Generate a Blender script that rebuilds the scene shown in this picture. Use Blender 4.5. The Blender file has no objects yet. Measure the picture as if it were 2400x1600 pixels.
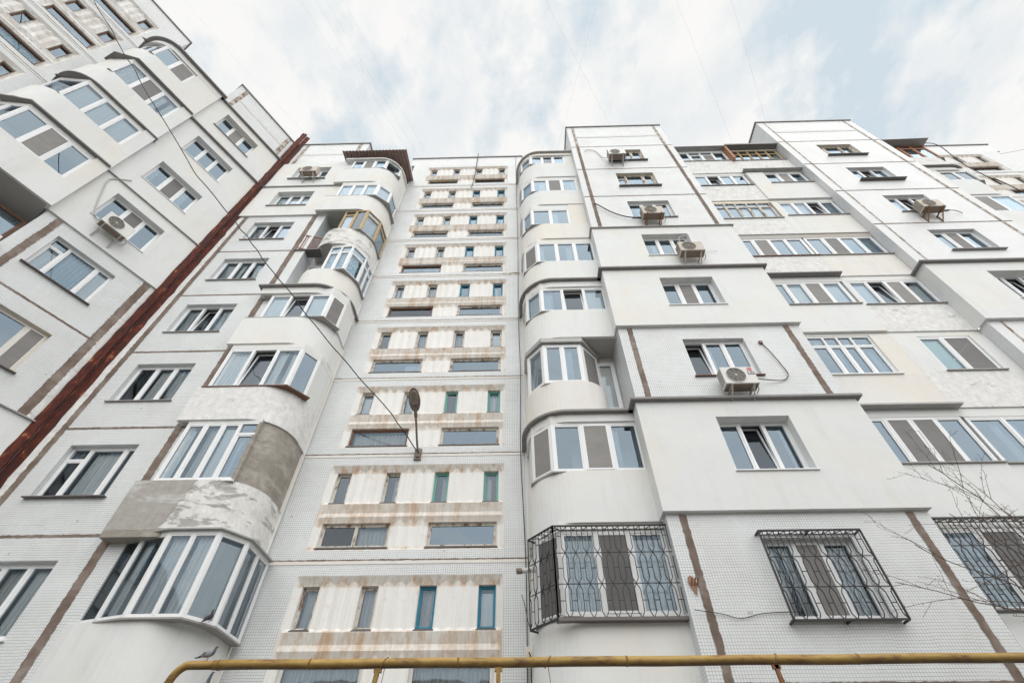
import bpy, bmesh, math, random
from math import sin, cos, pi, radians, sqrt, hypot
from mathutils import Vector, Matrix
random.seed(11)
S = bpy.context.scene
COL = S.collection

# ------------------------------------------------------------ camera, world, sun
pitch, yaw, roll = radians(48.36), radians(-1.29), radians(-0.149)
F = Vector((sin(yaw)*cos(pitch), cos(yaw)*cos(pitch), sin(pitch)))
R0 = Vector((cos(yaw), -sin(yaw), 0)); U0 = R0.cross(F)
Rv = R0*cos(roll) + U0*sin(roll); Uv = -R0*sin(roll) + U0*cos(roll)
cam = bpy.data.cameras.new("camera"); co = bpy.data.objects.new("camera", cam); COL.objects.link(co)
M = Matrix.Identity(4)
for i in range(3):
    M[i][0] = Rv[i]; M[i][1] = Uv[i]; M[i][2] = -F[i]
M[0][3], M[1][3], M[2][3] = 0, 0, 1.6
co.matrix_world = M
cam.sensor_width = 36; cam.lens = 1130/2400*36; cam.clip_start = .05; cam.clip_end = 2000
S.camera = co
S.view_settings.view_transform = 'Standard'; S.view_settings.look = 'None'
S.view_settings.exposure = 0.60; S.view_settings.gamma = 1

SUN_EL, SUN_AZ = radians(46), radians(168)          # azimuth clockwise from +Y: high behind the camera, a little to its right
W = bpy.data.worlds.new("World"); S.world = W; W.use_nodes = True
nt = W.node_tree; nt.nodes.clear(); N = nt.nodes.new; LK = nt.links.new
out = N('ShaderNodeOutputWorld'); bg = N('ShaderNodeBackground'); LK(bg.outputs[0], out.inputs[0])
sky = N('ShaderNodeTexSky'); sky.sky_type = 'NISHITA'; sky.sun_disc = False
sky.sun_elevation = SUN_EL; sky.sun_rotation = SUN_AZ; sky.air_density = 1.3; sky.dust_density = 1.5
tc = N('ShaderNodeTexCoord'); sep = N('ShaderNodeSeparateXYZ'); LK(tc.outputs['Generated'], sep.inputs[0])
def wm(op, a, b=None, c=None):
    n = N('ShaderNodeMath'); n.operation = op
    for k, v in enumerate((a, b, c)):
        if v is None: continue
        if isinstance(v, (int, float)): n.inputs[k].default_value = v
        else: LK(v, n.inputs[k])
    return n.outputs[0]
zz = wm('MAXIMUM', sep.outputs[2], .06)
dx = wm('DIVIDE', sep.outputs[0], zz); dy = wm('DIVIDE', sep.outputs[1], zz)
cmb = N('ShaderNodeCombineXYZ'); LK(dx, cmb.inputs[0]); LK(dy, cmb.inputs[1])
def wnoise(scale, det, rough, off=0, dist=0.0):
    n = N('ShaderNodeTexNoise'); n.inputs['Scale'].default_value = scale; n.inputs['Detail'].default_value = det
    n.inputs['Roughness'].default_value = rough; n.inputs['Distortion'].default_value = dist
    mp = N('ShaderNodeMapping'); mp.inputs['Location'].default_value = (off, off*.7, 0); mp.inputs['Rotation'].default_value = (0, 0, .5)
    mp.inputs['Scale'].default_value = (1.0, .75, 1)
    LK(cmb.outputs[0], mp.inputs[0]); LK(mp.outputs[0], n.inputs['Vector']); return n.outputs['Fac']
n1 = wnoise(4.2, 10, .58, 5.1, .0); n2 = wnoise(1.1, 3, .5, 7.7)
cover = wm('ADD', wm('MULTIPLY', n1, .62), wm('MULTIPLY', n2, .38))
cover = wm('ADD', cover, wm('ADD', wm('MULTIPLY', sep.outputs[1], .05), .0))
rp = N('ShaderNodeValToRGB'); rp.color_ramp.elements[0].position = .42; rp.color_ramp.elements[1].position = .495
LK(cover, rp.inputs[0])
# cloud brightness varies a little inside
cr = N('ShaderNodeValToRGB'); cr.color_ramp.elements[0].position = .38; cr.color_ramp.elements[0].color = (.535, .56, .575, 1)
cr.color_ramp.elements[1].position = .56; cr.color_ramp.elements[1].color = (.63, .625, .615, 1); LK(wnoise(4.5, 9, .6, 1.3, .0), cr.inputs[0])
skm = N('ShaderNodeMix'); skm.data_type = 'RGBA'; skm.blend_type = 'MULTIPLY'; skm.inputs[0].default_value = 1
LK(sky.outputs[0], skm.inputs[6]); skm.inputs[7].default_value = (.075, .075, .075, 1)
hz = N('ShaderNodeMix'); hz.data_type = 'RGBA'; hz.inputs[0].default_value = .86        # thin veil over the blue
LK(skm.outputs[2], hz.inputs[6]); hz.inputs[7].default_value = (.475, .54, .58, 1)
mx = N('ShaderNodeMix'); mx.data_type = 'RGBA'; LK(rp.outputs[0], mx.inputs[0]); LK(hz.outputs[2], mx.inputs[6]); LK(cr.outputs[0], mx.inputs[7])
LK(mx.outputs[2], bg.inputs[0]); bg.inputs[1].default_value = 1.0

sl = bpy.data.lights.new("sun", 'SUN'); sl.energy = 1.9; sl.angle = radians(96); sl.color = (1, .97, .925)
so = bpy.data.objects.new("sun", sl); COL.objects.link(so)
sd = Vector((sin(SUN_AZ)*cos(SUN_EL), cos(SUN_AZ)*cos(SUN_EL), sin(SUN_EL)))
so.rotation_euler = sd.to_track_quat('Z', 'Y').to_euler(); so.location = (0, -20, 40)

# ------------------------------------------------------------ materials
MATS = {}
class NB:
    def __init__(s, name):
        s.m = bpy.data.materials.new(name); s.m.use_nodes = True; s.t = s.m.node_tree; s.t.nodes.clear()
        s.out = s.t.nodes.new('ShaderNodeOutputMaterial')
        s.tc = s.t.nodes.new('ShaderNodeTexCoord')
        s.oi = None
    def n(s, ty, **kw):
        n = s.t.nodes.new(ty)
        for k, v in kw.items():
            if k.startswith('_'): setattr(n, k[1:], v)
            else:
                key = int(k[1:]) if k[0] == 'i' and k[1:].isdigit() else k
                s.set(n.inputs[key], v)
        return n
    def set(s, inp, v):
        if hasattr(v, 'is_linked') or isinstance(v, bpy.types.NodeSocket): s.t.links.new(v, inp)
        else: inp.default_value = v
    def math(s, op, a, b=0.0, c=0.0, clamp=False):
        n = s.n('ShaderNodeMath', _operation=op, i0=a, i1=b, i2=c); n.use_clamp = clamp; return n.outputs[0]
    def mix(s, f, a, b, bt='MIX'):
        n = s.n('ShaderNodeMix', _data_type='RGBA', _blend_type=bt); s.set(n.inputs[0], f); s.set(n.inputs[6], a); s.set(n.inputs[7], b); return n.outputs[2]
    def vec(s, scale=(1, 1, 1), coord='Object', rnd=False, loc=(0, 0, 0)):
        mp = s.n('ShaderNodeMapping'); s.t.links.new(s.tc.outputs[coord], mp.inputs[0]); mp.inputs['Scale'].default_value = scale
        mp.inputs['Location'].default_value = loc
        if rnd:
            oi = s.n('ShaderNodeObjectInfo'); m = s.math('MULTIPLY', oi.outputs['Random'], 37.0)
            c = s.n('ShaderNodeCombineXYZ'); s.t.links.new(m, c.inputs[0]); s.t.links.new(m, c.inputs[2]); s.t.links.new(c.outputs[0], mp.inputs['Location'])
        return mp.outputs[0]
    def noise(s, v, scale, det=4, rough=.55, dist=0.0):
        return s.n('ShaderNodeTexNoise', Vector=v, Scale=scale, Detail=det, Roughness=rough, Distortion=dist).outputs['Fac']
    def ramp(s, f, stops):
        n = s.n('ShaderNodeValToRGB'); s.t.links.new(f, n.inputs[0]); e = n.color_ramp.elements
        while len(e) < len(stops): e.new(.5)
        for k, (p, c) in enumerate(stops):
            e[k].position = p; e[k].color = (c, c, c, 1) if isinstance(c, (int, float)) else (*c, 1)
        return n.outputs[0]
    def bump(s, h, st, dist=.01):
        return s.n('ShaderNodeBump', Height=h, Strength=st, Distance=dist).outputs[0]
    def fin(s, col, rough=.7, normal=None, metal=0.0, spec=.3):
        p = s.n('ShaderNodeBsdfPrincipled'); s.set(p.inputs['Base Color'], col if not isinstance(col, tuple) else (*col[:3], 1)); s.set(p.inputs['Roughness'], rough)
        p.inputs['Metallic'].default_value = metal; p.inputs['Specular IOR Level'].default_value = spec
        if normal is not None: s.t.links.new(normal, p.inputs['Normal'])
        s.t.links.new(p.outputs[0], s.out.inputs[0]); MATS[s.m.name] = s.m; return s.m

def c4(r, g, b): return (r, g, b, 1)
def tile_mat(name, base, grout, contrast=1.0, paint=0.0):
    b = NB(name); sp = b.n('ShaderNodeSeparateXYZ', i0=b.tc.outputs['Object'])
    P = .0495
    wob = b.noise(b.vec(), 1.1, 2, .5)
    h = b.math('ADD', sp.outputs[0], sp.outputs[1]); h = b.math('ADD', h, b.math('MULTIPLY', wob, .010))
    zc = b.math('ADD', sp.outputs[2], b.math('MULTIPLY', wob, .012))
    # carpets of 16 x 10 tiles are laid with slightly wider, shifted seams
    cvv = b.n('ShaderNodeCombineXYZ', i0=b.math('FLOOR', b.math('DIVIDE', h, P*13)), i2=b.math('FLOOR', b.math('DIVIDE', zc, P*9.0))).outputs[0]
    cwn = b.n('ShaderNodeTexWhiteNoise', Vector=cvv); cs = b.n('ShaderNodeSeparateXYZ', i0=cwn.outputs['Color'])
    zc = b.math('ADD', zc, b.math('MULTIPLY', cs.outputs[0], P*.32))
    fx = b.math('FRACT', b.math('DIVIDE', h, P)); fz = b.math('FRACT', b.math('DIVIDE', zc, P))
    seamx = b.math('LESS_THAN', b.math('FRACT', b.math('DIVIDE', h, P*13)), .009)
    lw = b.noise(b.vec(), 3.0, 3, .6); th = b.math('ADD', b.math('MULTIPLY', lw, .11), .035)
    lx = b.math('LESS_THAN', fx, b.math('MULTIPLY', th, 1.15)); lz = b.math('LESS_THAN', fz, b.math('MULTIPLY', th, 1.15))
    line = b.math('MAXIMUM', lx, lz); line = b.math('MAXIMUM', line, seamx)
    fade = b.ramp(b.noise(b.vec((1, 1, 1.6)), .55, 5, .6), [(.30, .5), (.58, 1.0)])
    fade2 = b.math('MULTIPLY', b.math('MULTIPLY', fade, contrast), line)
    # tile to tile colour
    cx = b.math('FLOOR', b.math('DIVIDE', h, P)); cz = b.math('FLOOR', b.math('DIVIDE', zc, P))
    cv = b.n('ShaderNodeCombineXYZ', i0=cx, i2=cz).outputs[0]
    wn = b.n('ShaderNodeTexWhiteNoise', Vector=cv).outputs['Value']
    tcol = b.mix(wn, c4(base[0]*.97, base[1]*.97, base[2]*.98), c4(base[0]*1.03, base[1]*1.03, base[2]*1.03))
    dirt = b.ramp(b.noise(b.vec((1, 1, .35)), 1.3, 6, .62), [(.45, 0.0), (.75, .30)])
    tcol = b.mix(dirt, tcol, c4(.56, .53, .49))
    miss = b.math('GREATER_THAN', b.noise(b.n('ShaderNodeVectorMath', _operation='SCALE', i0=cv, Scale=.37).outputs[0], 1, 2), .735)
    tcol = b.mix(b.math('MULTIPLY', cs.outputs[1], .35), tcol, c4(base[0]*.90, base[1]*.90, base[2]*.89))
    tcol = b.mix(b.math('MULTIPLY', miss, .6), tcol, c4(.42, .37, .32))
    col = b.mix(fade2, tcol, c4(*grout))
    hgt = b.math('SUBTRACT', 1.0, line); nrm = b.bump(b.math('ADD', hgt, b.math('MULTIPLY', wn, .25)), .15, .004)
    return b.fin(col, b.ramp(wn, [(0, .30), (1, .5)]), nrm, spec=.4)
tile_mat('tile', (.70, .725, .735), (.22, .195, .18), .9)
tile_mat('tile_pale', (.71, .725, .735), (.42, .40, .39), .8)

def plaster(name, base, dirt, amt=.5, streak=.35, bumps=.12, rnd=True):
    b = NB(name); v = b.vec(rnd=rnd)
    a = b.ramp(b.noise(v, .8, 5, .6), [(.35, 0), (.7, 1)])
    st = b.ramp(b.noise(b.vec((2.4, 2.4, .3), rnd=rnd), 1.3, 6, .65), [(.52, 0), (.78, 1)])
    col = b.mix(b.math('MULTIPLY', a, amt*.4), c4(*base), c4(base[0]*.86, base[1]*.88, base[2]*.9))
    col = b.mix(b.math('MULTIPLY', st, streak), col, c4(*dirt))
    sp = b.ramp(b.noise(v, 9, 6, .7), [(.68, 0), (.76, 1)])
    col = b.mix(b.math('MULTIPLY', sp, amt*.5), col, c4(*dirt))
    warm = b.ramp(b.noise(v, .45, 4, .6, .5), [(.46, 0), (.64, .75)]); col = b.mix(warm, col, c4(min(1, base[0]*1.0), base[1]*.955, base[2]*.89))
    cr = b.noise(b.vec((1, 1, .25), rnd=rnd), 1.2, 9, .75, 1.2); crack = b.ramp(b.math('ABSOLUTE', b.math('SUBTRACT', cr, .5)), [(0, 1), (.0022, 0)])
    col = b.mix(b.math('MULTIPLY', b.math('MULTIPLY', crack, a), .4), col, c4(.38, .36, .34))
    wavy = b.bump(b.noise(v, 1.4, 3, .5), .35, .05)
    bp = b.n('ShaderNodeBump', Height=b.noise(v, 60, 5, .7), Strength=bumps, Distance=.006, Normal=wavy).outputs[0]
    return b.fin(col, .85, bp, spec=.2)
plaster('plaster', (.735, .745, .74), (.52, .49, .45), .7, .34)
plaster('plaster_cream', (.745, .73, .705), (.55, .46, .37), .8, .35)
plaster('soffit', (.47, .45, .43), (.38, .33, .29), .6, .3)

def old_paint(name, base, under, cut=(.55, .60), scale=1.6, rust=.4):
    b = NB(name); v = b.vec(rnd=True); vs = b.vec((1, 1, 2.6), rnd=True)
    n = b.noise(vs, scale, 9, .68, .6)
    m = b.ramp(n, [(cut[0], 0), (cut[1], 1)])
    fine = b.ramp(b.noise(v, 6, 6, .7), [(.3, .8), (.7, 1.1)])
    col = b.mix(m, c4(*base), c4(*under))
    st = b.ramp(b.noise(b.vec((6, 6, .5), rnd=True), 1.3, 4, .6), [(.55, 0), (.8, 1)])
    col = b.mix(b.math('MULTIPLY', st, rust), col, c4(.52, .36, .22))
    h = b.math('ADD', b.math('MULTIPLY', m, -1.0), b.math('MULTIPLY', fine, .6))
    return b.fin(b.mix(1.0, col, fine, 'MULTIPLY'), .85, b.bump(h, .5, .008), spec=.2)
old_paint('old_paint', (.745, .74, .73), (.53, .52, .51), (.60, .65), 1.3, .2)
old_paint('peeling_paint', (.74, .735, .72), (.40, .39, .37), (.52, .57), 1.1, .28)
old_paint('bare_concrete', (.40, .385, .36), (.54, .53, .51), (.56, .64), .9, .12)
old_paint('grey_render', (.31, .285, .25), (.42, .39, .35), (.45, .62), 1.5, .05)

# relief panels of the stair section: cream paint, rust runs in the bands under the windows
def relief_mat():
    b = NB('relief_paint'); sp = b.n('ShaderNodeSeparateXYZ', i0=b.tc.outputs['Object']); z = sp.outputs[2]
    v = b.vec(rnd=True)
    vs = b.vec((9, 9, .55), rnd=True)
    base = b.mix(b.ramp(b.noise(v, 1.1, 6, .65), [(.35, 0), (.7, 1)]), c4(.81, .805, .79), c4(.76, .745, .72))
    grey = b.ramp(b.noise(b.vec((16, 16, .6), rnd=True), 1.0, 5, .7), [(.50, 0), (.72, 1)])
    base = b.mix(b.math('MULTIPLY', grey, .35), base, c4(.62, .61, .595))
    def band(a0, a1, soft=.05):
        u = b.math('MULTIPLY', b.math('SUBTRACT', z, a0), 1/soft, clamp=True)
        w = b.math('MULTIPLY', b.math('SUBTRACT', a1, z), 1/soft, clamp=True)
        return b.math('MULTIPLY', u, w, clamp=True)
    bands = b.math('MAXIMUM', b.math('MAXIMUM', band(.80, 1.44), band(2.24, 2.5)), band(.18, .34))
    dirt = b.ramp(b.noise(vs, 1.2, 6, .66), [(.36, .25), (.62, 1)])
    col = b.mix(b.math('MULTIPLY', bands, b.math('MULTIPLY', dirt, .62)), base, c4(.55, .48, .40))
    rust = b.ramp(b.noise(b.vec((4.5, 4.5, .4), rnd=True), 1.1, 5, .7), [(.47, 0), (.70, 1)])
    rz = b.math('ADD', b.math('MULTIPLY', bands, .80), .05)
    col = b.mix(b.math('MULTIPLY', rust, rz), col, c4(.50, .31, .17))
    pat = b.ramp(b.noise(v, 3.4, 7, .7), [(.60, 0), (.68, 1)])
    col = b.mix(b.math('MULTIPLY', pat, .35), col, c4(.60, .50, .42))
    b.fin(col, .85, b.bump(b.noise(v, 30, 6, .7), .25, .008), spec=.2)
relief_mat()
def worn_concrete():
    b = NB('worn_relief'); v = b.vec(rnd=True); m = b.ramp(b.noise(v, 1.5, 8, .68, .4), [(.44, 0), (.56, 1)]); m2 = b.ramp(b.noise(v, 3.2, 8, .7, .3), [(.52, 0), (.62, 1)])
    col = b.mix(m, c4(.81, .80, .785), c4(.68, .65, .61)); col = b.mix(b.math('MULTIPLY', m2, .4), col, c4(.34, .27, .21))
    b.fin(col, .9, b.bump(m2, .5, .01), spec=.2)
worn_concrete()

def simple(name, col, rough=.6, var=.15, scale=8, metal=0.0, spec=.4, bumps=.1, stretch=(1, 1, 1)):
    b = NB(name); n = b.noise(b.vec(stretch, rnd=True), scale, 5, .65)
    c = b.mix(n, c4(*[x*(1-var) for x in col]), c4(*[min(1, x*(1+var)) for x in col]))
    return b.fin(c, rough, b.bump(n, bumps, .004), metal=metal, spec=spec)
simple('pvc', (.78, .79, .80), .35, .05, 3)
simple('pvc_old', (.66, .64, .60), .5, .12, 6)
simple('cream_trim', (.72, .66, .56), .7, .15, 5)
simple('sill_grey', (.30, .285, .275), .45, .25, 5, spec=.5)
simple('sill_dark', (.14, .125, .12), .45, .3, 5)
simple('flashing', (.36, .355, .345), .4, .3, 4, spec=.5)
simple('flashing_dark', (.20, .19, .185), .45, .3, 4, spec=.5)
simple('brown_trim', (.16, .085, .06), .6, .3, 5)
simple('grille_iron', (.028, .026, .028), .5, .3, 9)
simple('cable_black', (.02, .02, .022), .6, .1, 5)
simple('wire_grey', (.55, .56, .58), .6, .1, 5)
simple('conduit', (.50, .50, .49), .6, .2, 8)
simple('conduit_dark', (.14, .10, .085), .6, .3, 8)
simple('ac_white', (.66, .65, .62), .45, .1, 5)
simple('ac_beige', (.50, .455, .39), .5, .2, 5)
simple('ac_dark', (.075, .06, .05), .5, .2, 5)
simple('bracket_white', (.52, .50, .46), .6, .3, 8)
simple('tray_shade_brown', (.24, .19, .15), .7, .3, 10)
simple('bracket_rust', (.26, .13, .07), .8, .5, 14)
simple('lamp_metal', (.20, .17, .14), .55, .35, 8)
simple('lamp_glass', (.20, .17, .13), .25, .3, 6, spec=.7)
simple('asphalt', (.17, .165, .155), .9, .4, 3, bumps=.4)
simple('gravel_paving', (.30, .29, .27), .9, .3, 5, bumps=.4)
simple('bark', (.11, .075, .06), .85, .5, 22, bumps=.5)
simple('leafless_bud', (.20, .09, .06), .8, .4, 25)
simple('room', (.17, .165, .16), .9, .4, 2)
simple('logo_red', (.55, .02, .05), .4, .05, 5)
simple('logo_grey', (.10, .10, .12), .5, .05, 5)
simple('white_mark', (.8, .8, .8), .5, .05, 5)
simple('brick_red', (.30, .18, .12), .9, .4, 10, bumps=.5)
simple('opposite_wall', (.50, .44, .33), .85, .25, 2)
simple('corrugated', (.27, .19, .165), .8, .4, 5, bumps=.3)
simple('wood_raw', (.50, .37, .22), .7, .25, 9, stretch=(1, 1, .2))
simple('wood_orange', (.38, .18, .10), .6, .25, 9)
simple('rail_rust', (.25, .08, .05), .7, .4, 12)
simple('weld_rust', (.20, .115, .04), .75, .5, 25)
simple('lens_dark', (.02, .02, .02), .3, .1, 5)

def wood_white():
    b = NB('wood_white'); v = b.vec((1, 1, .4), rnd=True); n = b.noise(v, 9, 6, .7)
    m = b.ramp(n, [(.50, 0), (.60, 1)])
    return b.fin(b.mix(m, c4(.62, .58, .52), c4(.23, .15, .10)), .7, b.bump(n, .4, .004))
wood_white()
def wood_paint(name, base, cut=.58):
    b = NB(name); v = b.vec((1, 1, .4), rnd=True); n = b.noise(v, 9, 6, .7)
    m = b.ramp(n, [(cut, 0), (cut+.07, 1)])
    return b.fin(b.mix(m, c4(*base), c4(.20, .13, .09)), .55, b.bump(n, .3, .004))
wood_paint('wood_blue', (.03, .22, .34), .62); wood_paint('wood_green', (.16, .42, .36), .60)
wood_paint('wood_brown', (.17, .085, .05), .55)

def seal():
    b = NB('seal'); v = b.vec(); n = b.noise(v, 2.2, 7, .7)
    c = b.ramp(n, [(.3, (.13, .095, .075)), (.5, (.20, .155, .13)), (.68, (.30, .26, .23))])
    return b.fin(c, .9, b.bump(b.noise(v, 18, 5, .7), .6, .01), spec=.2)
seal()
def seal_patchy():
    b = NB('seal_patchy'); v = b.vec((1, 1, .8)); n = b.noise(v, 4.5, 7, .72)
    c = b.ramp(n, [(.40, (.22, .16, .12)), (.50, (.38, .32, .27)), (.58, (.58, .57, .55))])
    return b.fin(c, .9, b.bump(n, .6, .01), spec=.2)
seal_patchy()
def downpipe():
    b = NB('rust_red'); v = b.vec((1, 1, .38)); n = b.noise(v, 5.5, 9, .70, .6)
    c = b.ramp(n, [(.30, (.020, .009, .008)), (.45, (.060, .015, .011)), (.57, (.11, .029, .019)), (.62, (.17, .05, .028)), (.655, (.50, .22, .08)), (.69, (.12, .032, .022))])
    return b.fin(c, b.ramp(n, [(.3, .5), (.7, .9)]), b.bump(n, .9, .02), spec=.18)
downpipe()
def gas():
    b = NB('pipe_yellow'); v = b.vec((.35, 1, 1)); n = b.noise(v, 9, 8, .7, .4)
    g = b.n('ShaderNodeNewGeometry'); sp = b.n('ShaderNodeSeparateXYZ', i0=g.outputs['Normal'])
    under_brown = b.math('MULTIPLY', b.math('SUBTRACT', .25, sp.outputs[2]), .9, clamp=True)      # darker brown where the pipe surface faces down
    under_brown = b.math('MULTIPLY', under_brown, b.ramp(b.noise(v, 5, 6, .7), [(.3, .5), (.6, 1)]))
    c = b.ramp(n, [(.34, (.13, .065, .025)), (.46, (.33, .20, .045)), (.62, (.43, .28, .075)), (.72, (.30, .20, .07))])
    c = b.mix(under_brown, c, c4(.085, .05, .025))
    return b.fin(c, .5, b.bump(n, .3, .004), spec=.4)
gas()

def glass(name, tint, trans, boost, rough=.015):
    b = NB(name)
    v = b.vec(rnd=True); n = b.noise(v, .9, 2, .5)
    gl = b.n('ShaderNodeBsdfGlossy', Color=c4(*tint), Roughness=rough, Normal=b.bump(n, .10, .05))
    tr = b.n('ShaderNodeBsdfTransparent', Color=c4(*trans))
    fr = b.n('ShaderNodeFresnel', IOR=1.52).outputs[0]
    fac = b.math('ADD', b.math('MULTIPLY', fr, 2.1), boost, clamp=True)
    mx = b.n('ShaderNodeMixShader'); b.set(mx.inputs[0], fac); b.set(mx.inputs[1], tr.outputs[0]); b.set(mx.inputs[2], gl.outputs[0])
    b.t.links.new(mx.outputs[0], b.out.inputs[0]); MATS[name] = b.m
glass('glass', (.54, .67, .79), (.60, .70, .76), .10)
glass('glass_dark', (.48, .55, .62), (.50, .54, .56), .0)
glass('glass_clear', (.55, .68, .80), (.92, .95, .96), .0)
glass('glass_grey', (.50, .58, .66), (.70, .74, .76), .06)
def net():
    b = NB('insect_net'); n = b.noise(b.vec((1, 1, 2), rnd=True), 2.2, 3, .5, 1.0)
    p = b.n('ShaderNodeBsdfPrincipled'); 
    oi = b.n('ShaderNodeObjectInfo'); b.set(p.inputs['Base Color'], b.mix(oi.outputs['Random'], b.mix(n, c4(.12, .115, .118), c4(.20, .192, .192)), b.mix(n, c4(.24, .228, .22), c4(.34, .325, .31)))); p.inputs['Roughness'].default_value = .6
    tr = b.n('ShaderNodeBsdfTransparent', Color=c4(.8, .8, .8)); mx = b.n('ShaderNodeMixShader', i0=.15)
    b.t.links.new(p.outputs[0], mx.inputs[1]); b.t.links.new(tr.outputs[0], mx.inputs[2]); b.t.links.new(mx.outputs[0], b.out.inputs[0]); MATS['insect_net'] = b.m
net()
def curtain(name, a, c, lace=False):
    b = NB(name); v = b.vec(rnd=True)
    n = b.noise(b.vec((10, 10, .5), rnd=True), 2.0, 3, .6) if not lace else b.n('ShaderNodeTexVoronoi', Vector=v, Scale=11).outputs['Distance']
    return b.fin(b.mix(b.ramp(n, [(.3, 0), (.65, 1)]), c4(*a), c4(*c)), .9, spec=.1)
curtain('curtain', (.55, .57, .58), (.78, .80, .80)); curtain('curtain_blue', (.06, .30, .42), (.55, .70, .78), True)
curtain('blind', (.66, .70, .72), (.76, .79, .80)); curtain('curtain_grey', (.34, .35, .35), (.60, .61, .61))
curtain('lace', (.40, .53, .62), (.52, .64, .72)); curtain('blind_green', (.50, .66, .62), (.56, .70, .66))

# ------------------------------------------------------------ mesh helpers
class MB:
    def __init__(s): s.v = []; s.f = []; s.mi = []; s.ms = []
    def slot(s, m):
        if m not in s.ms: s.ms.append(m)
        return s.ms.index(m)
    def face(s, pts, m='x'):
        b = len(s.v); s.v += [tuple(p) for p in pts]; s.f.append(tuple(range(b, b+len(pts)))); s.mi.append(s.slot(m))
    def box(s, x0, x1, y0, y1, z0, z1, m='x', T=None):
        P = [(x0, y0, z0), (x1, y0, z0), (x1, y1, z0), (x0, y1, z0), (x0, y0, z1), (x1, y0, z1), (x1, y1, z1), (x0, y1, z1)]
        if T: P = [T(*p) for p in P]
        s.hexa(P, m)
    def hexa(s, P, m='x'):
        b = len(s.v); s.v += [tuple(p) for p in P]; k = s.slot(m)
        for q in ((0, 3, 2, 1), (4, 5, 6, 7), (0, 1, 5, 4), (1, 2, 6, 5), (2, 3, 7, 6), (3, 0, 4, 7)):
            s.f.append(tuple(b+i for i in q)); s.mi.append(k)
    def bar(s, a, c, w, m='x', up=(0, 0, 1), h=None):
        a, c = Vector(a), Vector(c); d = (c-a)
        if d.length < 1e-6: return
        d.normalize(); u = Vector(up)
        if abs(d.dot(u)) > .95: u = Vector((1, 0, 0))
        p = d.cross(u).normalized(); q = p.cross(d).normalized(); h = h or w
        P = []
        for o in (a, c):
            for sx, sy in ((-1, -1), (1, -1), (1, 1), (-1, 1)): P.append(o+p*sx*w/2+q*sy*h/2)
        s.hexa([P[0], P[1], P[2], P[3], P[4], P[5], P[6], P[7]], m)
    def tube(s, pts, r, m='x', n=8, cap=True):
        pts = [Vector(p) for p in pts]; rs = r if isinstance(r, (list, tuple)) else [r]*len(pts)
        k = s.slot(m); prev = None; rings = []
        for i, p in enumerate(pts):
            d = (pts[min(i+1, len(pts)-1)]-pts[max(i-1, 0)]).normalized()
            if prev is None:
                u = Vector((0, 0, 1)) if abs(d.z) < .9 else Vector((1, 0, 0)); u = (u-d*u.dot(d)).normalized()
            else: u = (prev-d*prev.dot(d)).normalized()
            prev = u; w = d.cross(u); b = len(s.v)
            for j in range(n):
                a = 2*pi*j/n; s.v.append(tuple(p+(u*cos(a)+w*sin(a))*rs[i]))
            rings.append(b)
        for i in range(len(rings)-1):
            for j in range(n):
                a, c = rings[i]+j, rings[i]+(j+1) % n; s.f.append((a, c, rings[i+1]+(j+1) % n, rings[i+1]+j)); s.mi.append(k)
        if cap:
            s.f.append(tuple(rings[0]+j for j in reversed(range(n)))); s.mi.append(k)
            s.f.append(tuple(rings[-1]+j for j in range(n))); s.mi.append(k)
    def build(s, name, mat=None, parent=None, smooth=False, loc=None, bevel=0):
        if not s.v: return None
        me = bpy.data.meshes.new(name); me.from_pydata(s.v, [], s.f)
        for m in s.ms: me.materials.append(MATS[mat if m == 'x' else m])
        me.polygons.foreach_set('material_index', s.mi); me.polygons.foreach_set('use_smooth', [smooth]*len(s.f)); me.update()
        o = bpy.data.objects.new(name, me); COL.objects.link(o)
        if bevel:
            md = o.modifiers.new('bevel', 'BEVEL'); md.width = bevel; md.segments = 2; md.limit_method = 'ANGLE'
        if parent is not None:
            o.parent = parent
            if isinstance(parent.get('_off', None), object) and parent.name in OFF: o.location = OFF[parent.name]
        if loc is not None: o.location = Vector(o.location)+Vector(loc)
        return o
OFF = {}
def tag(o, label=None, cat=None, group=None, kind=None):
    if label: o['label'] = label
    if cat: o['category'] = cat
    if group: o['group'] = group
    if kind: o['kind'] = kind
    return o
def empty(name, loc, rz=0, label=None, cat=None, group=None):
    o = bpy.data.objects.new(name, None); COL.objects.link(o); o.location = loc; o.rotation_euler = (0, 0, rz); o.empty_display_size = .3
    return tag(o, label, cat, group)

AZ = radians(30.2); WROT = pi/2-AZ
def wing_to_world(u, v, z): return Vector((u*sin(AZ)-v*cos(AZ), u*cos(AZ)+v*sin(AZ), z))
def J(n): return 6.42+2.82*n

# ---- setting
g = MB(); g.face([(-400, -400, 0), (400, -400, 0), (400, 400, 0), (-400, 400, 0)]); tag(g.build('ground', 'asphalt'), kind='structure')
g = MB(); g.box(-11, 27, 6.9, 8.6, .004, .12); tag(g.build('pavement', 'gravel_paving'), kind='structure')

main = empty('apartment_building', (-2.8, 10.8, 0), 0, 'white tiled apartment building with rounded glazed balconies, filling the middle and right', 'apartment building')
OFF[main.name] = Vector((2.8, -10.8, 0))
wb = wing_to_world(-3, 16.5, 0)
wing = empty('apartment_building', wb, WROT, 'slanting white apartment wing at left, joined by the rusty red corner flashing', 'apartment building')
OFF[wing.name] = Vector((3, -16.5, 0))

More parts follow.
